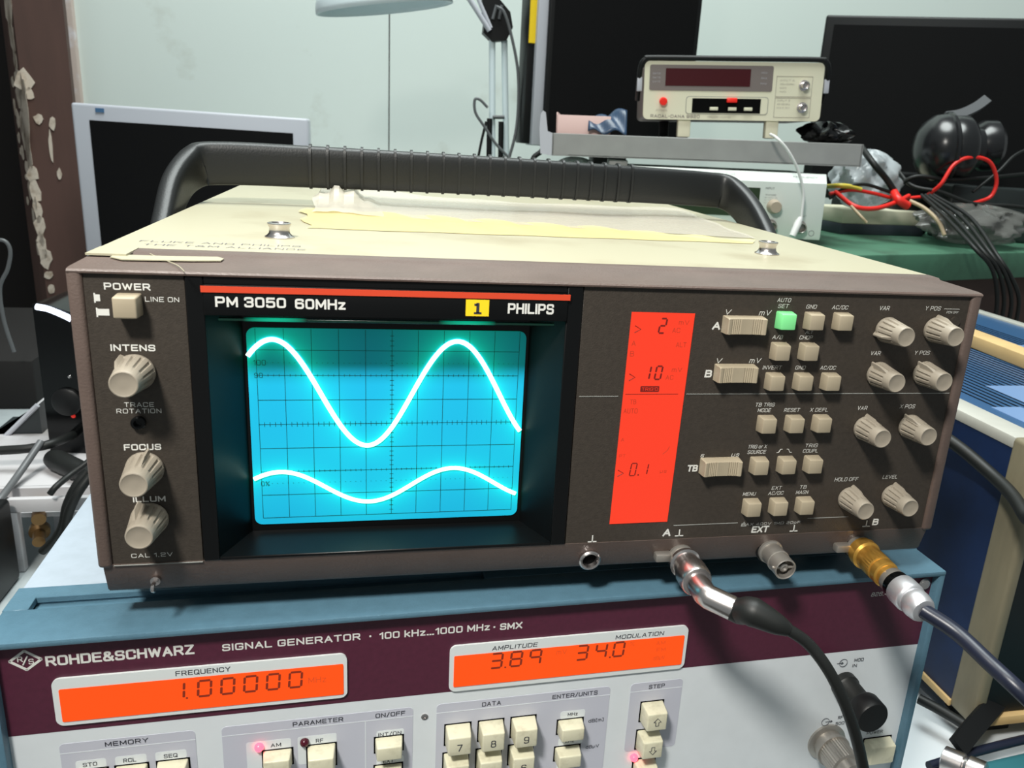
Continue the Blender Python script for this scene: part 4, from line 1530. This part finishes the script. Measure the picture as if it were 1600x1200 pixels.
# counter on the tray
RFm = TF @ Matrix.Translation((0, 0, TH))
rw, rh = 278, 86
lo = RFm.inverted() @ onY(1000, 207, 712)
CF0 = RFm @ Matrix.Translation((lo.x + 4, 30, 0)) @ Matrix.Rotation(math.radians(-1.2), 4, 'Y')
KS = .79
CF = CF0 @ Matrix.Scale(KS, 4)
ra = thing('frequency_counter', 'small ivory frequency counter with dark red display, standing on the grey tray', 'frequency counter', CF0)
F0 = 27


def hull(x0_, x1_, z0_, z1_, r, yy0, yy1, m_, name, par):
    return G(CF).rrect(x0_, x1_, z0_, z1_, yy0, yy1, r, 6).build(name, m_, par)


hull(0, rw, F0, F0 + rh, 8, 6, 190, 'racalg', 'casing', ra)


G(CF).box(32, 165, -4.0, -2, F0 + 50, F0 + rh - 10).build('display_window', 'redwin', ra)
g = G(CF)
g.rrect(66, 196, F0 + 8, F0 + 35, -3.3, -2, 5, 6)
g.build('switch_surround', mat('grey_line', (150, 148, 140), .5), ra)
G(CF).rrect(67, 195, F0 + 9, F0 + 34, -3.5, -2, 4.5, 6).build('switch_plate', 'racal', ra)
G(CF).box(76, 184, -3.8, -2, F0 + 10, F0 + 32).build('switch_slot', 'hole', ra)
g = G(CF).box(130, 146, -9, -2, F0 + 26, F0 + 33, 1)
g.build('slide_switch', 'redbtn', ra)
for x in (104, 133, 158):
    G(CF).box(x, x + 13, -7, -2, F0 + 14, F0 + 19, .6).build('slide_switch', 'racal', ra)
G(CF).lathe([(6.2, 0), (6.2, 8), (5, 10), (.01, 10.2)], (30, -3, F0 + 27), (0, -1, -.1), 24).build('power_button', 'redbtn', ra)
for z in (F0 + 53, F0 + 20):
    G(CF).lathe([(8, 0), (8, 2), (6, 2.4), (6, 14), (5, 14.4), (4.6, 14), (4.6, 8), (2, 8), (2, 12), (.01, 12)], (249, -3, z), (0, -1, 0), 24).build('input_socket', 'chrome', ra)
g = G(CF).rrect(-1, rw + 1, F0 - .5, F0 + rh + .5, -3, 8, 8, 6)
g.mi = 1
g.text('RACAL-DANA 9920', 50, F0 + 4.4, 4.8, 78, y=-3.2, bold=.05)
g.text('FREQUENCY COUNTER', 120, F0 + 3.8, 2.4, 36, y=-3.2, bold=0)
g.text('POWER', 28, F0 + 13, 2.6, 17, y=-3.2, bold=0)
for i, t in enumerate(('INPUT A', '10Hz-60MHz', '50Ω', '1MΩ')):
    g.text(t, 212, F0 + 60 - i * 5.6, 2.6, 22 if i < 2 else 10, y=-3.2, bold=0, align='L')
for i, t in enumerate(('INPUT B', '40-520MHz', 'MAX 5V')):
    g.text(t, 210, F0 + 30 - i * 5.4, 2.6, 20, y=-3.2, bold=0, align='L')
for zz0, zz1 in ((F0 + 36, F0 + 66), (F0 + 5, F0 + 34)):
    for a, b in (((206, zz0), (262, zz0)), ((206, zz1), (262, zz1)), ((206, zz0), (206, zz1)), ((262, zz0), (262, zz1))):
        g.tube([(a[0], -3.1, a[1]), (b[0], -3.1, b[1])], .3, 4, sm=False)
g.build('front_frame', ['racal', mat('counter_ink', (120, 108, 104), .6)], ra)
g = G(CF).rrect(7, 200, F0 + 43, F0 + rh - 5, -3.6, 0, 3, 6)
g.mi = 1
for i in range(3):
    g.text('GATE', 18, F0 + 56 + i * 6, 2.4, 12, y=-3.8, bold=0)
    g.text('MHz', 186, F0 + 55 + i * 8, 2.6, 9, y=-3.8, bold=0)
g.build('display_surround', ['racalg', 'silver'], ra)
g = G(CF)
sec4 = [(-6, -2), (6, -2), (6, 2), (-6, 2)]
g.tube([(-9, 30, F0 + 30), (-9, 6, F0 + 60), (-7, -1, F0 + rh - 6), (0, -3, F0 + rh + 3), (14, -3, F0 + rh + 5), (rw / 2, -3, F0 + rh + 5), (rw - 14, -3, F0 + rh + 5), (rw, -3, F0 + rh + 3), (rw + 7, -1, F0 + rh - 6), (rw + 9, 6, F0 + 60), (rw + 9, 30, F0 + 30)], 4.2, 10)
g.build('bail_handle', 'black', ra)
for x in (-8, rw + 8):
    G(CF).box(x - 4, x + 4, 1, 14, F0 + 42, F0 + 63, 1.2).build('handle_pivot', 'silver', ra)
for x in (56, 196):
    G(CF).box(x, x + 20, 1, 22, 0, F0 + 1, 1.5).build('foot', 'racal', ra)
for x in (40, 230):
    G(CF).box(x, x + 16, 160, 176, 0, F0 + 1, 1.5).build('foot', 'black', ra)

g = G(TF)


def crumple(u, v):
    a, b = u * 2 * math.pi, v * math.pi
    r = 1 + .14 * math.sin(5 * a + 3 * b) + .1 * math.sin(9 * a - 4 * b)
    return (TW - 35 + 31 * r * math.cos(a) * math.sin(b) ** .6, 48 + 34 * r * math.sin(a) * math.sin(b) ** .6, TH + .5 + max(0, 11 * (1 - math.cos(b)) * (1 + .2 * math.sin(7 * a))))


g.grid(40, 16, crumple)
tag(g.build('plastic_bag', 'blackg'), 'glossy black plastic bag lying on the right end of the grey tray', 'bag')

# pink carton and blue pouch in the tray
PF = TF @ Matrix.Translation((4, 12, 2))
cb = thing('cardboard_box', 'pale pink open box lying in the left end of the grey tray', 'box', PF)
g = G(PF)
g.box(0, 68, 0, 2, 0, 47, .3)
g.box(0, 2, 0, 110, 0, 50, .3)
g.box(0, 68, 108, 110, 0, 50, .3)
g.box(0, 68, 0, 110, 0, 2)
g.build('carton', 'pink', cb)
g = G(RFm)


def pouch(u, v):
    a = u * 60
    return Vector((44 + a * .8, 4 + 24 * v, 3 + 15 * math.sin(v * 2.2) * (1 - .5 * u) + 24 * u * v + 3 * math.sin(u * 11 + v * 6)))


g.grid(14, 12, pouch)
tag(g.build('plastic_pouch', 'bluepouch', None, solid=1.0), 'crumpled blue plastic pouch on the tray beside the pink box', 'pouch')

# supports left of the generator: grey box and white plastic bag
zb_ = TF @ Vector((72, 8, 0))
tag(G(frame((zb_.x, zb_.y, SHELF), tyaw)).box(0, 24, 0, 90, 0.3, zb_.z - SHELF - 1.5, 2).build('grey_box', 'grey'), 'plain grey box squeezed between white bag and function generator', 'box')
bagc = TF @ Vector((30, 50, 0))
bh = (bagc.z - SHELF - 2) / 2


def bagp(u, v):
    a, b = u * 2 * math.pi, v * math.pi
    r = 1 + .10 * math.sin(5 * a + 3 * b) + .07 * math.sin(9 * a - 4 * b)
    return (bagc.x + 32 * r * math.cos(a) * math.sin(b) ** .7, bagc.y + 36 * r * math.sin(a) * math.sin(b) ** .7, SHELF + bh + .8 - bh * math.cos(b))


tag(G().grid(48, 24, bagp).build('plastic_bag', 'bag2'), 'crumpled white plastic bag under the left end of the grey tray', 'bag')

# white probe lead hanging in front of the generator
wl = thing('probe_lead', 'thin white lead with white clip hanging in front of the function generator', 'cable', frame((640, 660, SHELF)))
P = [onY(1204, 210, 640), onY(1214, 216, 612), onY(1230, 234, 606), onY(1246, 264, 606), onY(1255, 300, 606), onY(1252, 340, 604)]
G().tube(P, 1.8, 10).build('lead_wire', 'whitec', wl)
a, b = onY(1251, 340, 604), onY(1238, 369, 600)
G().tube([a, a.lerp(b, .3), b], [2.8, 4.6, 4.2], 12, sm=False).build('clip', 'whitec', wl)

# ------------------------------------------------------------------ clutter on the right of the bench
XF = frame(onZ(1312, 366, SHELF), 7)
pb = thing('small_case', 'small ivory case with dark grey base under the red leads', 'case', XF)
bw = (onZ(1447, 371, SHELF) - onZ(1312, 366, SHELF)).length
G(XF).box(0, bw, 0, 90, 0.3, 16, 1).build('base', mat('slate', (58, 66, 74), .5), pb)
G(XF).box(1, bw - 1, 1, 88, 16, 38, 2, taper=0).build('lid', 'racal', pb)

YC = 740


def cable(pts, r, m_, name, label, y=YC, group=None):
    P = []
    for p in pts:
        P.append(onY(p[0], p[1], p[2] if len(p) > 2 else y))
    return tag(G().tube(P, r, 10).build(name, m_), label, 'cable', group or ('test leads on the bench' if name == 'test_lead' else None))


cable([(1448, 306, 760), (1470, 288), (1490, 258), (1515, 246), (1545, 252), (1557, 280), (1550, 305), (1530, 315), (1500, 322), (1478, 328, 760)], 2.8, 'redc', 'test_lead', 'bright red test lead standing up in a loop behind the small case')
cable([(1296, 303), (1330, 297), (1365, 302), (1400, 310), (1440, 308)], 2.6, 'redc', 'test_lead', 'red test lead running left from the loop over the small case')
cable([(1305, 300), (1335, 322, 700), (1365, 326, 700), (1395, 318, 720), (1420, 306)], 3.2, 'redc', 'test_lead', 'lower red test lead sagging over the front of the small case')
cable([(1396, 300), (1404, 312, 720), (1418, 322, 720)], 6, 'redc', 'test_lead', 'short thick red plug in the middle of the red leads')
cable([(1285, 292, 790), (1310, 290), (1330, 292), (1345, 296)], 3.4, 'yellowc', 'test_lead', 'short yellow lead right of the function generator')
cable([(1296, 310), (1320, 294), (1350, 288), (1385, 298), (1420, 310), (1460, 306)], 2.4, 'rubber', 'test_lead', 'black lead arching over the red ones on the small case')
cable([(1422, 314, 720), (1445, 326, 700), (1466, 346, 680), (1476, 368, 665)], 2.8, 'tanc', 'test_lead', 'tan lead bending down right of the small case')
cable([(1330, 322, 700), (1345, 338, 680), (1354, 348, 676)], 2.0, 'tanc', 'test_lead', 'short grey-tan lead end across the small case lid')
cable([(1346, 230, 780), (1365, 256), (1385, 280), (1398, 300)], 4.5, 'rubber', 'test_lead', 'stiff black lead leaning against the clear bag')
for i, (dx_, y_) in enumerate(((0, 0), (12, 3), (25, 8), (38, 14))):
    cable([(1440 + dx_ / 2, 305, 740), (1478 + dx_, 340, 660), (1520 + dx_, 385 + y_, 575), (1550 + dx_ * .8, 420 + y_, 560), (1558 + dx_ * .9, 470, 560), (1550 + dx_ * .9, 520, 565)], 2.7, 'rubber', 'power_cable', ('leftmost', 'second', 'third', 'rightmost')[i] + ' black cable of four hanging over the green bench edge', group='black cables hanging over the bench edge')

cable([(1395, 296, 790), (1430, 276, 770), (1480, 280, 760), (1540, 278, 770), (1620, 270, 780)], 3, 'rubber', 'power_cable', 'black cable lying behind the red lead loop in front of the headphones')
cable([(1520, 300, 760), (1560, 268, 760), (1590, 240, 770), (1640, 222, 780)], 2.2, 'rubber', 'power_cable', 'thin black cable rising to the right edge beside the headphones')
cable([(1400, 262, 800), (1425, 290, 770), (1470, 300, 745), (1520, 318, 730), (1580, 322, 720), (1640, 330, 720)], 3, 'rubber', 'power_cable', 'black cable crossing under the red lead loop onto the smoky bag')


def blob(cx_, cy_, Y_, w, h, dpt, m_, name, label, cat, seed, squash=.7, zmin=SHELF + .3):
    c = onY(cx_, cy_, Y_)
    r0 = random.Random(seed)
    ph = [r0.uniform(0, 6.28) for _ in range(6)]

    def f(u, v):
        a, b = u * 2 * math.pi, v * math.pi
        r = 1 + .13 * math.sin(4 * a + 3 * b + ph[0]) + .10 * math.sin(7 * a - 5 * b + ph[1]) + .06 * math.sin(13 * a + 9 * b + ph[2])
        z = c.z - h * math.cos(b) * (1 + .08 * math.sin(6 * a + ph[3]))
        return (c.x + w * r * math.cos(a) * math.sin(b) ** squash, c.y + dpt * r * math.sin(a) * math.sin(b) ** squash, max(z, zmin))
    return tag(G().grid(56, 28, f).build(name, m_), label, cat)


blob(1352, 280, 800, 46, 40, 40, 'bag', 'plastic_bag', 'clear crumpled bag right of the grey tray end', 'bag', 2)
blob(1520, 350, 730, 76, 27, 55, 'smoke', 'plastic_bag', 'smoky clear bag lying on the bench edge at the right', 'bag', 5)
# headphones
hp = thing('headphones', 'black over-ear headphones lying before the dark right monitor', 'headphones', frame((onY(1490, 260, 820).x, 820, SHELF)))
M['hpgrey'] = mat('headphone_grey', (26, 27, 29), 0.25, spec=0.6)
c1, c2 = onY(1462, 232, 790), onY(1541, 228, 830)
d = Vector((.95, -.26, .08)).normalized()
G().lathe([(8, -30), (24, -27), (38, -18), (47, -5), (49, 6), (49, 12)], c1, d, 44).build('ear_cup', 'hpgrey', hp)
G().lathe([(49, 10), (51.5, 12), (51.5, 16), (49, 18), (43, 18)], c1, d, 44).build('cup_ring', 'hpgrey', hp)
G().lathe([(44, 18), (46, 24), (46, 40), (40, 48), (30, 52), (28, 62), (.01, 62)], c1, d, 40).build('ear_cushion', 'hpgrey', hp)
G().lathe([(14, -26), (30, -22), (38, -8), (38, 10), (30, 18), (10, 20), (.01, 20)], c2, d, 36).build('ear_cup', 'hpgrey', hp)
P = [onY(1480, 182, 790), onY(1502, 178, 800), onY(1524, 168, 810), onY(1542, 155, 820)]
G().tube(P, 1.0, sect=[(7, -3), (7, 3), (-7, 3), (-7, -3)]).build('headband', 'greyc', hp)

q = onY(1428, 255, 870)
tag(G(frame((q.x, q.y, SHELF), 0)).box(-34, 34, -20, 40, .3, 96, 6, 3).build('power_brick', 'black'), 'black power brick left of the headphones', 'power brick')
q = onY(1545, 300, 800)
tag(G(frame((q.x, q.y, SHELF), -6)).box(-60, 130, 0, 50, .3, onY(1545, 292, 790).z - SHELF, 4, 3).build('plastic_housing', mat('dark_slate', (40, 46, 46), .4)), 'dark flat plastic housing right of the red lead loop', 'housing')
q = onY(1375, 262, 930)
tag(G(frame((q.x, q.y, SHELF), 10)).box(-40, 40, -20, 60, .3, 84, 4, 3).build('black_box', 'black'), 'black box at the foot of the right monitor beside the tray', 'box')

# ------------------------------------------------------------------ monitors
def monitor(name, label, F, w, h, dep, bez, mb, ms, base=True, zfloor=SHELF, logo=None):
    t = thing(name, label, 'monitor', F)
    g = G(F)
    g.box(0, w, -6, dep, 0, h, 4, 3)
    sh = g.build('housing', mb, t)
    G(F).box(bez, w - bez, -7.0, -5, bez * 1.2, h - bez).build('screen', ms, t)
    if base:
        z = F.translation.z
        G(F).box(w / 2 - 30, w / 2 + 30, dep, dep + 20, -(z - zfloor) + 6, h * .4, 3).build('stand_neck', mb, t)
        G(F).box(w / 2 - 100, w / 2 + 100, dep - 70, dep + 80, -(z - zfloor) + .5, -(z - zfloor) + 9, 3).build('stand_foot', mb, t)
    return t, sh


p, q = onY(112, 160, 1120), onY(482, 186, 1120)
mh = 300
t, sh = monitor('monitor', 'silver-framed monitor with black screen behind the left of the oscilloscope', frame((p.x, 1120, p.z - mh), 0), q.x - p.x, mh, 45, 24, 'silver', 'dark', True, TABLE)
a = onY(152, 172, 1112)
G().box(a.x - 3, a.x + 9, 1112.5, 1114, a.z - 3, a.z + 3).build('badge', mat('badge_blue', (70, 110, 150), .4), t)
p, q = onY(846, 226, 1000), onY(1104, 20, 1000)
MF = frame((p.x, 1000, p.z), 6)
mw = (q.x - p.x) / math.cos(math.radians(6))
t = thing('monitor', 'black portrait monitor with silver side and yellow label behind the frequency counter', 'monitor', MF)
G(MF).box(0, mw, -4, 20, 0, 470, 3, 3).build('housing', 'black', t)
G(MF).box(8, mw - 8, -4.8, -3, 8, 462).build('screen', 'dark', t)
# side face turned to the viewer: silver shell over a black back
s1, s2, s3 = onY(833, 218, 1000).x - p.x, onY(820, 222, 1000).x - p.x, 0
G(MF).box(s1 - 2, 4, 3, 40, -2, 470, 2).build('side_shell', 'silver', t)
G(MF).box(s2, s1 + 2, 14, 60, 0, 470, 2).build('back_shell', 'black', t)
yz = onY(830, 66, 1000).z - p.z
G(MF).box(s2 + 1, s1 - .5, 11.5, 15, yz, 470).build('side_label', 'yellow', t, 'yellow strip label on the side')
G(MF).box(mw / 2 - 30, mw / 2 + 30, 21, 45, SHELF - p.z + 8, 200, 3).build('stand_neck', 'black', t)
G(MF).box(mw / 2 - 90, mw / 2 + 90, 0, 130, SHELF - p.z + .5, SHELF - p.z + 9, 3).build('stand_foot', 'black', t)
p = onY(1293, 24, 1150)
MF = frame((p.x - 2, 1150, p.z - 320), -32)
monitor('monitor', 'wide black monitor at the right edge behind the headphones', MF, 470, 320, 30, 16, 'black', 'dark', True, SHELF)

# ------------------------------------------------------------------ desk lamp
YL = 1060
lp = thing('desk_lamp', 'white articulated desk lamp with black joint standing before the white wall', 'lamp', frame((onY(785, 245, YL).x, YL, SHELF)))
lx = onY(783, 240, YL)
for px, dy in ((769, 0), (791, 4)):
    a, b = onY(px - (3 if px > 780 else 0), 62, YL + dy), onY(px, 250, YL + dy)
    b = b + (b - a) * .3
    G().tube([a, b], 5.2, 12, sm=False).build('arm_rod', 'shade', lp)
G().tube([onY(765, 185, YL - 8), onY(765, 252, YL - 8) + Vector((0, 0, -60))], 4.5, 10, sm=False).build('spring', 'black', lp)
G().tube([onY(783, 190, YL - 8), onY(784, 252, YL - 8) + Vector((0, 0, -60))], 4.5, 10, sm=False).build('spring', 'black', lp)
G().tube([onY(770, 183, YL - 8), onY(788, 183, YL - 8)], 3, 10, sm=False).build('spring_pin', 'greyc', lp)
g = G()
pts = [onY(px, py, YL) for px, py in ((752, 0), (776, -4), (796, 20), (800, 44), (790, 64), (768, 66), (754, 52), (756, 36))]
n = len(pts)
g._add([v + Vector((0, -10, 0)) for v in pts] + [v + Vector((0, 12, 0)) for v in pts], [tuple(range(n)), tuple(range(2 * n - 1, n - 1, -1))] + [(i, i + n, (i + 1) % n + n, (i + 1) % n) for i in range(n)])
g.build('joint', 'black', lp)
g = G()
for k in (0, 1):
    g.tube([onY(732 + k * 14, -4, YL - 14), onY(765 - k * 2 + k * 4, 48 - k * 4, YL - 14)], 4.2 if not k else 3.2, 10, sm=False)
g.build('upper_arm', 'silver', lp)
g = G()
for k in (0, 1):
    g.tube([onY(776 + k * 8, 8, YL - 14), onY(770 + k * 10, 30, YL - 14)], 2.6, 8, sm=False)
g.build('upper_spring', 'greyc', lp)
# shade: shallow elongated dome
s0, s1_ = onY(503, 8, 960), onY(695, -14, 960)
cx_, cz_ = (s0.x + s1_.x) / 2 + 12, onY(590, 20, 960).z
L2 = (s1_.x - s0.x) / 2 + 12
SFm = frame((cx_ - 10, 960, cz_ + 6), 0, -10)
g = G(SFm)


def shadef(u, v):
    a = u * 2 * math.pi
    r = math.sin(v * math.pi / 2) ** .6
    return (L2 * r * math.cos(a), 62 * r * math.sin(a), 50 * math.cos(v * math.pi / 2))


g.grid(48, 12, shadef)
sh = g.build('lamp_shade', 'shade', lp, solid=2)
G().tube([SFm @ Vector((30, 0, 48)), SFm @ Vector((80, 20, 62)), onY(732, -4, YL - 14)], 5, 10, sm=False).build('shade_arm', 'silver', lp)
g = G()
g.lathe([(55, 0), (55, 12), (20, 16), (8, 20), (8, 40)], (lx.x, YL + 2, SHELF + .3), (0, 0, 1), 32)
g.build('lamp_base', 'black', lp)
G().tube([(lx.x, YL + 2, SHELF + 35), (lx.x, YL + 2, onY(783, 252, YL).z)], 7, 12, sm=False).build('lower_post', 'shade', lp)
P = [onY(776, 10, YL - 20), onY(788, 20, YL - 22), onY(800, 60, YL - 22), onY(809, 110, YL - 22), onY(810, 160, YL - 22), onY(806, 205, YL - 22), onY(796, 245, YL - 22), onY(785, 280, YL - 22)]
G().tube(P, 2.4, 10).build('power_cord', 'greyc', lp)
cable([(762, 168), (750, 156), (742, 156), (743, 176), (757, 198), (775, 225), (798, 250), (806, 268)], 2.2, 'greyc', 'cable', 'thin grey cable looping beside the desk lamp post', 1030)
cable([(746, 252), (752, 222), (756, 205), (760, 190)], 2.2, 'rubber', 'cable', 'straight black wire leaning left of the desk lamp post', 1036)
cable([(830, 262), (834, 246), (846, 236), (852, 222)], 4.0, 'rubber', 'cable', 'short black cable under the portrait monitor corner', 960)

# ------------------------------------------------------------------ clutter at the left
YS = 470
p, q = onY(50, 475, YS), onY(150, 705, YS)
SPF = frame((p.x, YS, q.z), -8)
spk = thing('speaker', 'glossy black speaker with a bright light strip, behind the left of the oscilloscope', 'speaker', SPF)
sw, shh = q.x - p.x + 30, p.z - q.z
g = G(SPF)
pts = [(0, 0), (sw, 0), (sw, shh * .86), (sw * .75, shh * .90), (sw * .45, shh * .96), (sw * .2, shh), (0, shh * 1.0)]
g.prism(pts, 0, 120)
g.build('cabinet', 'blackg', spk)
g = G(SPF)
g.tube([(4, -1, shh * .985), (sw * .2, -1.5, shh * .975), (sw * .38, -1.5, shh * .94), (sw * .47, -1, shh * .915)], 2.8, 8)  # reflection on the glossy top, built as an emissive strip
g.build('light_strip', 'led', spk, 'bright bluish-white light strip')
g = G(SPF)
g.lathe([(13, 0), (13, 3), (11, 4.5), (.01, 5)], (sw * .3, 0, shh * .36), (0, -1, 0), 28)
g.build('volume_dial', 'black', spk)
G(SPF).lathe([(2, 0), (1.6, 1), (.01, 1.2)], (sw * .35, 0, shh * .26), (0, -1, 0), 12).build('indicator_lamp', mat('dim_red', (150, 30, 26), .4, emit=(190, 40, 30), es=.8), spk)
for z, x, w in ((.57, .52, 2.2), (.53, .36, 1.6), (.32, .31, 1.6)):
    G(SPF).lathe([(w, 0), (w * .7, 1), (.01, 1.2)], (sw * x, 0, shh * z), (0, -1, 0), 12).build('chrome_stud', 'chrome', spk)
# pedestal under the speaker
q2 = onY(100, 705, YS)

# open white metal chassis
ch = thing('metal_chassis', 'open white metal chassis with cables, left of the signal generator', 'chassis', frame((-190, 420, TABLE)))
zt_ = q.z - .5
a, b = onZ(0, 782, zt_), onZ(150, 776, zt_)
c0x, c1x = a.x - 60, -58
yf = (a.y + b.y) / 2
g = G()
g.box(c0x, c1x, yf, yf + 6, zt_ - 12, zt_, 1)
g.box(c0x, c1x, yf + 26, yf + 340, zt_ - 3, zt_, .6)
g.box(c0x, c1x, yf + 8, yf + 22, zt_ - 20, zt_ - 16)
g.box(c0x, c1x, yf + 22, yf + 27, zt_ - 20, zt_)
g.build('deck', 'chassis', ch)
xp = onY(28, 860, yf).x
for x_, y_, zz_ in ((xp - 4, yf, zt_ - 12), (c1x - 8, yf, zt_ - 12), (c0x, yf, zt_ - 12), (c0x, yf + 330, zt_ - 3), (c1x - 8, yf + 330, zt_ - 3)):
    G().box(x_, x_ + 7, y_, y_ + 8, TABLE + .3, zz_, .6).build('post', 'chassis', ch)
G().box(xp + 4, c1x - 9, yf + 66, yf + 70, TABLE + .3, zt_ - 3).build('inner_panel', 'chassis', ch)
for px, py, r in ((52, 803, 9), (52, 838, 8)):
    X = onY(px, py, yf + 8)
    G().lathe([(r, 0), (r, 6), (r * .6, 8), (r * .6, 22)], (X.x, yf + 22, X.z), (.3, -1, -.1), 18).build('connector', mat('brass_dark', (120, 92, 56), .4, .6), ch)
X = onY(75, 812, yf + 20)
G().lathe([(16, 0), (16, 30), (13, 34), (.01, 34)], (X.x + 10, yf + 62, X.z), (.4, -1, -.2), 24).build('canister', 'paper', ch)
# big grey drum behind it
mod = thing('black_module', 'dark plastic module at the lower left frame edge', 'module', frame((-240, yf - 20, TABLE)))
X = onY(8, 880, yf - 30)
G().box(X.x - 60, X.x + 1, yf - 90, yf - 8, TABLE + .3, onY(8, 822, yf - 60).z, 4, 3).build('module_body', 'black', mod)
G().lathe([(6, 0), (6, 8), (4, 10), (.01, 10)], (X.x - 6, yf - 90, onY(15, 862, yf - 90).z), (.3, -1, .1), 18).build('module_knob', 'greyc', mod)


def leftcable(pts, r, m_, name, label):
    P = [onY(x, y, yy) for x, y, yy in pts]
    return tag(G().tube(P, r, 10).build(name, m_), label, 'cable')


leftcable([(138, 735, yf - 6), (118, 760, yf - 10), (104, 790, yf - 10), (98, 820, yf - 10), (86, 842, yf - 8), (66, 862, yf - 6)], 3.4, 'rubber', 'power_cable', 'black cable dropping in front of the chassis, left one of the pair')
leftcable([(142, 742, yf - 8), (122, 770, yf - 14), (108, 800, yf - 14), (103, 828, yf - 14), (100, 850, yf - 12)], 3.6, 'rubber', 'power_cable', 'black cable dropping in front of the chassis, right one of the pair')
leftcable([(140, 720, yf + 20), (110, 742, yf + 10), (88, 760, yf - 4), (78, 772, yf - 6)], 2.6, 'rubber', 'power_cable', 'thin black cable curving down over the chassis ledge')
leftcable([(128, 672, yf + 120), (90, 690, yf + 70), (50, 700, yf + 60), (0, 704, yf + 60), (-40, 706, yf + 60)], 4, 'rubber', 'power_cable', 'black cable lying flat along the chassis deck')
leftcable([(64, 690, yf + 60), (30, 740, yf + 30), (0, 780, yf - 4), (-20, 800, yf - 10)], 3.0, 'greyc', 'power_cable', 'grey flat cable running down the chassis left edge')
a, b = onZ(82, 716, zt_ + 10), onZ(130, 738, zt_ + 10)
plg = thing('cable_plug', 'black cylindrical plug lying on the chassis deck', 'plug', frame((a.x, a.y, zt_)))
G().tube([a, a.lerp(b, .15), a.lerp(b, .8), b + Vector((6, -4, 0))], [8, 9.5, 9, 6], 18, sm=False).build('plug_body', 'rubber', plg)
# dark slanted lid with pale edge, far left
a, b = onY(60, 632, 520), onY(-10, 700, 520)
lid = thing('slanted_tray', 'dark slanted tray with a pale edge left of the speaker', 'tray', frame((b.x, 520, zt_)))
g = G()
vs = [b, a, Vector((a.x, 540, zt_ + .4)), Vector((b.x, 540, zt_ + .4))]
vs[2].z = vs[3].z = zt_ + .4
g._add([(v.x, 520, v.z) for v in vs] + [(v.x, 570, v.z) for v in vs], [(0, 1, 2, 3), (7, 6, 5, 4), (0, 4, 5, 1), (1, 5, 6, 2), (2, 6, 7, 3), (3, 7, 4, 0)])
g.build('tray_panel', mat('dark_teal', (40, 46, 48), .4), lid)
G().tube([a + Vector((0, -2, 0)), b + Vector((0, -2, 0))], 2.4, 8, sm=False).build('tray_edge', 'silver', lid)
# tall dark cabinet beyond, with a grey cable loop in front
kb = thing('dark_cabinet', 'dark brown cabinet in the shade at the left frame edge', 'cabinet', frame((-430, 820, TABLE)))
G().box(-590, onY(60, 600, 800).x, 790, 1100, TABLE + .3, onY(20, 560, 800).z, 3).build('cabinet_body', mat('dark_brown', (15, 11, 10), .8), kb)
leftcable([(-20, 376, 760), (6, 376, 760), (16, 392, 760), (12, 420, 760), (0, 450, 760), (6, 500, 760), (22, 550, 760)], 2.2, 'greyc', 'power_cable', 'thin grey cable loop hanging at the left frame edge')
